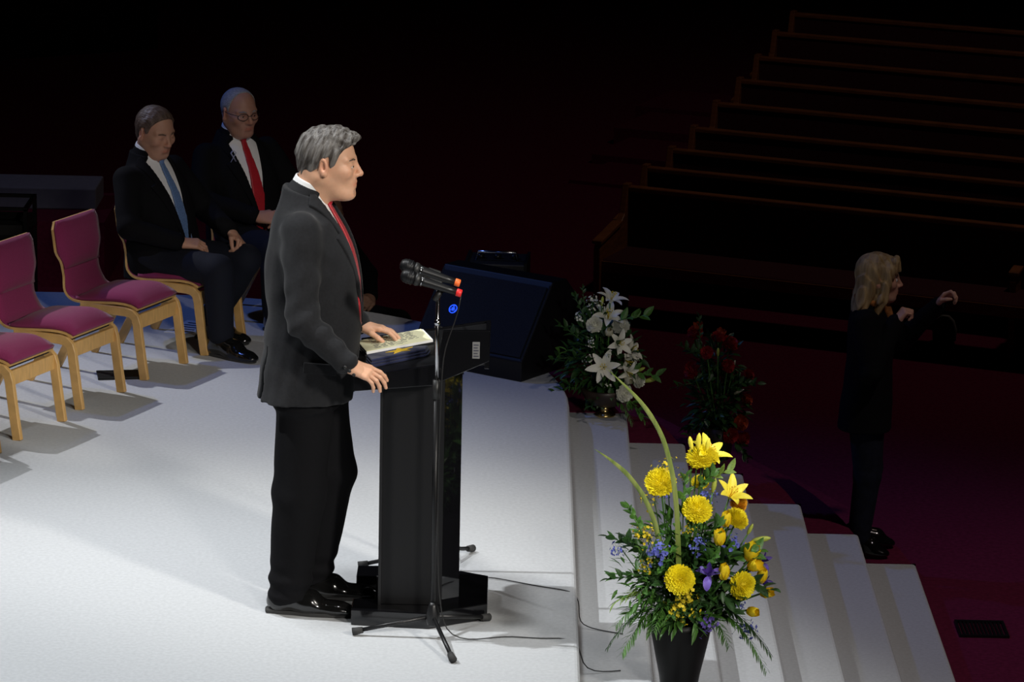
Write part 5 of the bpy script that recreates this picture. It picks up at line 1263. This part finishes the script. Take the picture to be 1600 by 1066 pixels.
# ---- white arrangement beside the monitor
def white():
    root = empty('flower_arrangement', (.466, 17.10, -.15)); A = dict(root=root, mouth=(0, 0, .13))
    def P(u, v, dy=0.0): z = (648-v)/307-.246*dy; return ((u-945)/316-.021*z, dy, z)
    MB().lathe([(.05, 0), (.052, .008), (.03, .02), (.022, .035), (.03, .045)], 24).build('brass_foot', 'brass', root, True)
    MB().lathe([(.03, .045), (.07, .06), (.11, .10), (.125, .14), (.118, .145), (.05, .12)], 28).build('bowl', 'urn_dark', root, True)
    foliage(A, (-.02, .02, .28), (.19, .13, .19), 380, .075, 'leaf_dark', 11); foliage(A, (-.06, .03, .42), (.11, .10, .13), 140, .06, 'leaf_dark', 12)
    for (u, v, r, n, dy) in ((950, 492, .085, (.1, -.5, .8), .0), (985, 545, .08, (.8, -.4, .4), -.02), (980, 563, .075, (.6, -.6, -.2), -.05), (942, 572, .085, (-.1, -.9, .3), -.12), (967, 535, .07, (.4, -.8, .3), -.08), (980, 580, .06, (.5, -.8, -.2), -.10), (955, 465, .08, (.3, -.2, .95), .03)):
        lily(A, P(u, v, dy), r, n, 'petal_white', 'white_lily', 'petal_mustard', curl=-1.3)
    for (u, v, r, n, dy) in ((928, 507, .042, (-.2, -.8, .6), -.06), (968, 508, .046, (.3, -.6, .7), -.02), (974, 612, .044, (.3, -.9, .1), -.12), (997, 592, .036, (.7, -.6, .1), -.06)):
        mum(A, P(u, v, dy), r, n, 'petal_white', 'white_carnation', .8, True)
    for (u, v, h, n, dy) in ((950, 518, .062, (0, -.7, .6), -.10), (980, 592, .058, (.4, -.8, .1), -.12), (995, 590, .055, (.6, -.5, .3), -.05)): tulip(A, P(u, v, dy), h, n, 'petal_cream', 0, 'white_rose')
    for i, (u, v, r, n, dy, c) in enumerate(((923, 468, .035, (-.2, -.2, .9), .0, 26), (935, 473, .03, (0, -.2, .9), .0, 20), (905, 493, .036, (-.7, -.3, .5), -.02, 24), (918, 485, .03, (-.4, -.3, .8), .0, 20), (917, 563, .03, (-.5, -.8, .1), -.10, 18), (922, 535, .026, (-.3, -.9, .2), -.12, 16), (950, 553, .024, (0, -.9, .3), -.14, 14), (948, 600, .022, (0, -.9, 0), -.12, 12))):
        spray(A, P(u, v, dy), r, n, 'petal_white', 'statice', c, 1.1, .2, 60+i)
    bud(A, P(1014, 591, -.05), .075, (.95, -.2, .25)); bud(A, P(940, 470, .0), .05, (.1, -.1, 1)); bud(A, P(1000, 575, -.05), .05, (.8, -.3, .5))
    for i, (u, v, L, d, n, lL, mt) in enumerate(((910, 560, .16, (-.9, -.3, .2), 9, .06, 'leaf_dark'), (905, 530, .15, (-.7, -.2, .7), 9, .055, 'leaf_dark'), (915, 505, .18, (-.35, 0, .95), 10, .045, 'leaf_dark'), (965, 500, .14, (.8, -.2, .35), 6, .07, 'leaf_mid'), (985, 580, .13, (.9, -.3, .1), 6, .07, 'leaf_mid'), (980, 620, .12, (.6, -.6, -.4), 7, .06, 'leaf_mid'), (900, 600, .14, (-.8, -.5, -.1), 8, .06, 'leaf_dark'), (930, 620, .10, (-.2, -.9, -.1), 7, .05, 'leaf_dark'), (912, 480, .12, (-.1, 0, 1), 9, .03, 'leaf_dark'), (900, 545, .12, (-.6, -.6, .1), 5, .07, 'leaf_mid'))):
        sprig(A, P(u, v, -.05), L, d, n, lL, mt, seed=40+i)
    for i, (u, v, L, d, dr) in enumerate(((960, 620, .14, (.5, -.6, -.1), -1.2), (975, 625, .13, (.7, -.5, 0), -1.3), (905, 600, .16, (-.8, -.4, .1), -1.0))): fern(A, P(u, v, -.04), L, d, 34, .05, 'leaf_mid', seed=50+i, droop=dr)
    tag(root, 'white lilies and carnations in a brass footed urn beside monitor', 'flowers')
white()
# ---- red arrangement in the gloom
def red():
    root = empty('flower_arrangement', (1.05, 17.45, -.452)); A = dict(root=root, mouth=(0, 0, .16))
    def P(u, v, dy=0.0): z = (716-v)/300-.246*dy; return ((u-1122)/309-.021*z, dy, z)
    MB().lathe([(.06, 0), (.065, .006), (.075, .08), (.095, .17), (.088, .17), (.03, .14)], 24).build('vase', 'urn_dark', root, True)
    foliage(A, (-.01, .02, .28), (.15, .12, .20), 420, .07, 'leaf_dark', 21); foliage(A, (-.02, .02, .50), (.12, .10, .13), 160, .06, 'leaf_dark', 22)
    for (u, v, r, n, dy, m_) in ((1085, 522, .042, (-.3, -.5, .8), 0, 'petal_red'), (1138, 538, .045, (.5, -.5, .7), 0, 'petal_red'), (1080, 580, .044, (-.7, -.6, .3), -.04, 'petal_red'), (1135, 572, .036, (.4, -.8, .3), -.08, 'petal_red'), (1102, 552, .034, (-.1, -.9, .3), -.10, 'petal_red'), (1168, 585, .034, (.8, -.3, .3), 0, 'petal_red'), (1140, 680, .042, (.3, -.9, .0), -.1, 'petal_red'), (1155, 660, .044, (.6, -.7, .1), -.06, 'petal_rust'), (1160, 685, .04, (.6, -.7, -.1), -.05, 'petal_red'), (1165, 625, .036, (.8, -.4, .2), -.02, 'petal_rust'), (1120, 528, .034, (.0, -.5, .8), -.02, 'petal_red')):
        mum(A, P(u, v, dy), r, n, m_, 'red_carnation', .8, True)
    for (u, v, h, n) in ((1090, 515, .06, (-.1, -.2, 1)), (1124, 524, .06, (.2, -.2, 1))): tulip(A, P(u, v), h, n, 'petal_rust', .2, 'red_tulip')
    bud(A, P(1119, 551, -.1), .05, (.0, -.3, 1), 'bud_green'); bud(A, P(1152, 612, -.06), .07, (.8, -.3, .5), 'petal_cream', 'pale_bud', .1); bud(A, P(1145, 568, -.06), .04, (.2, -.3, 1), 'petal_cream', 'pale_bud', .14)
    for i, (u, v, L, d, n, lL) in enumerate(((1092, 540, .17, (-.05, 0, 1), 12, .035), (1090, 560, .13, (-.6, -.3, .6), 8, .05), (1085, 600, .12, (-.8, -.5, .1), 8, .05), (1150, 600, .12, (.8, -.4, .3), 8, .05), (1120, 640, .12, (0, -.9, .1), 8, .05), (1150, 690, .11, (.5, -.7, -.4), 8, .05), (1095, 660, .12, (-.5, -.7, -.2), 8, .05))):
        sprig(A, P(u, v, -.05), L, d, n, lL, 'leaf_dark', seed=70+i)
    for i, (u, v, d) in enumerate(((1125, 690, (.1, -.7, -.1)), (1145, 690, (.5, -.6, 0)), (1105, 690, (-.4, -.6, 0)))): fern(A, P(u, v, -.05), .12, d, 30, .05, 'leaf_dark', seed=80+i, droop=-1.2)
    tag(root, 'red carnations and dark leaves arrangement in shadow behind the steps', 'flowers')
red()
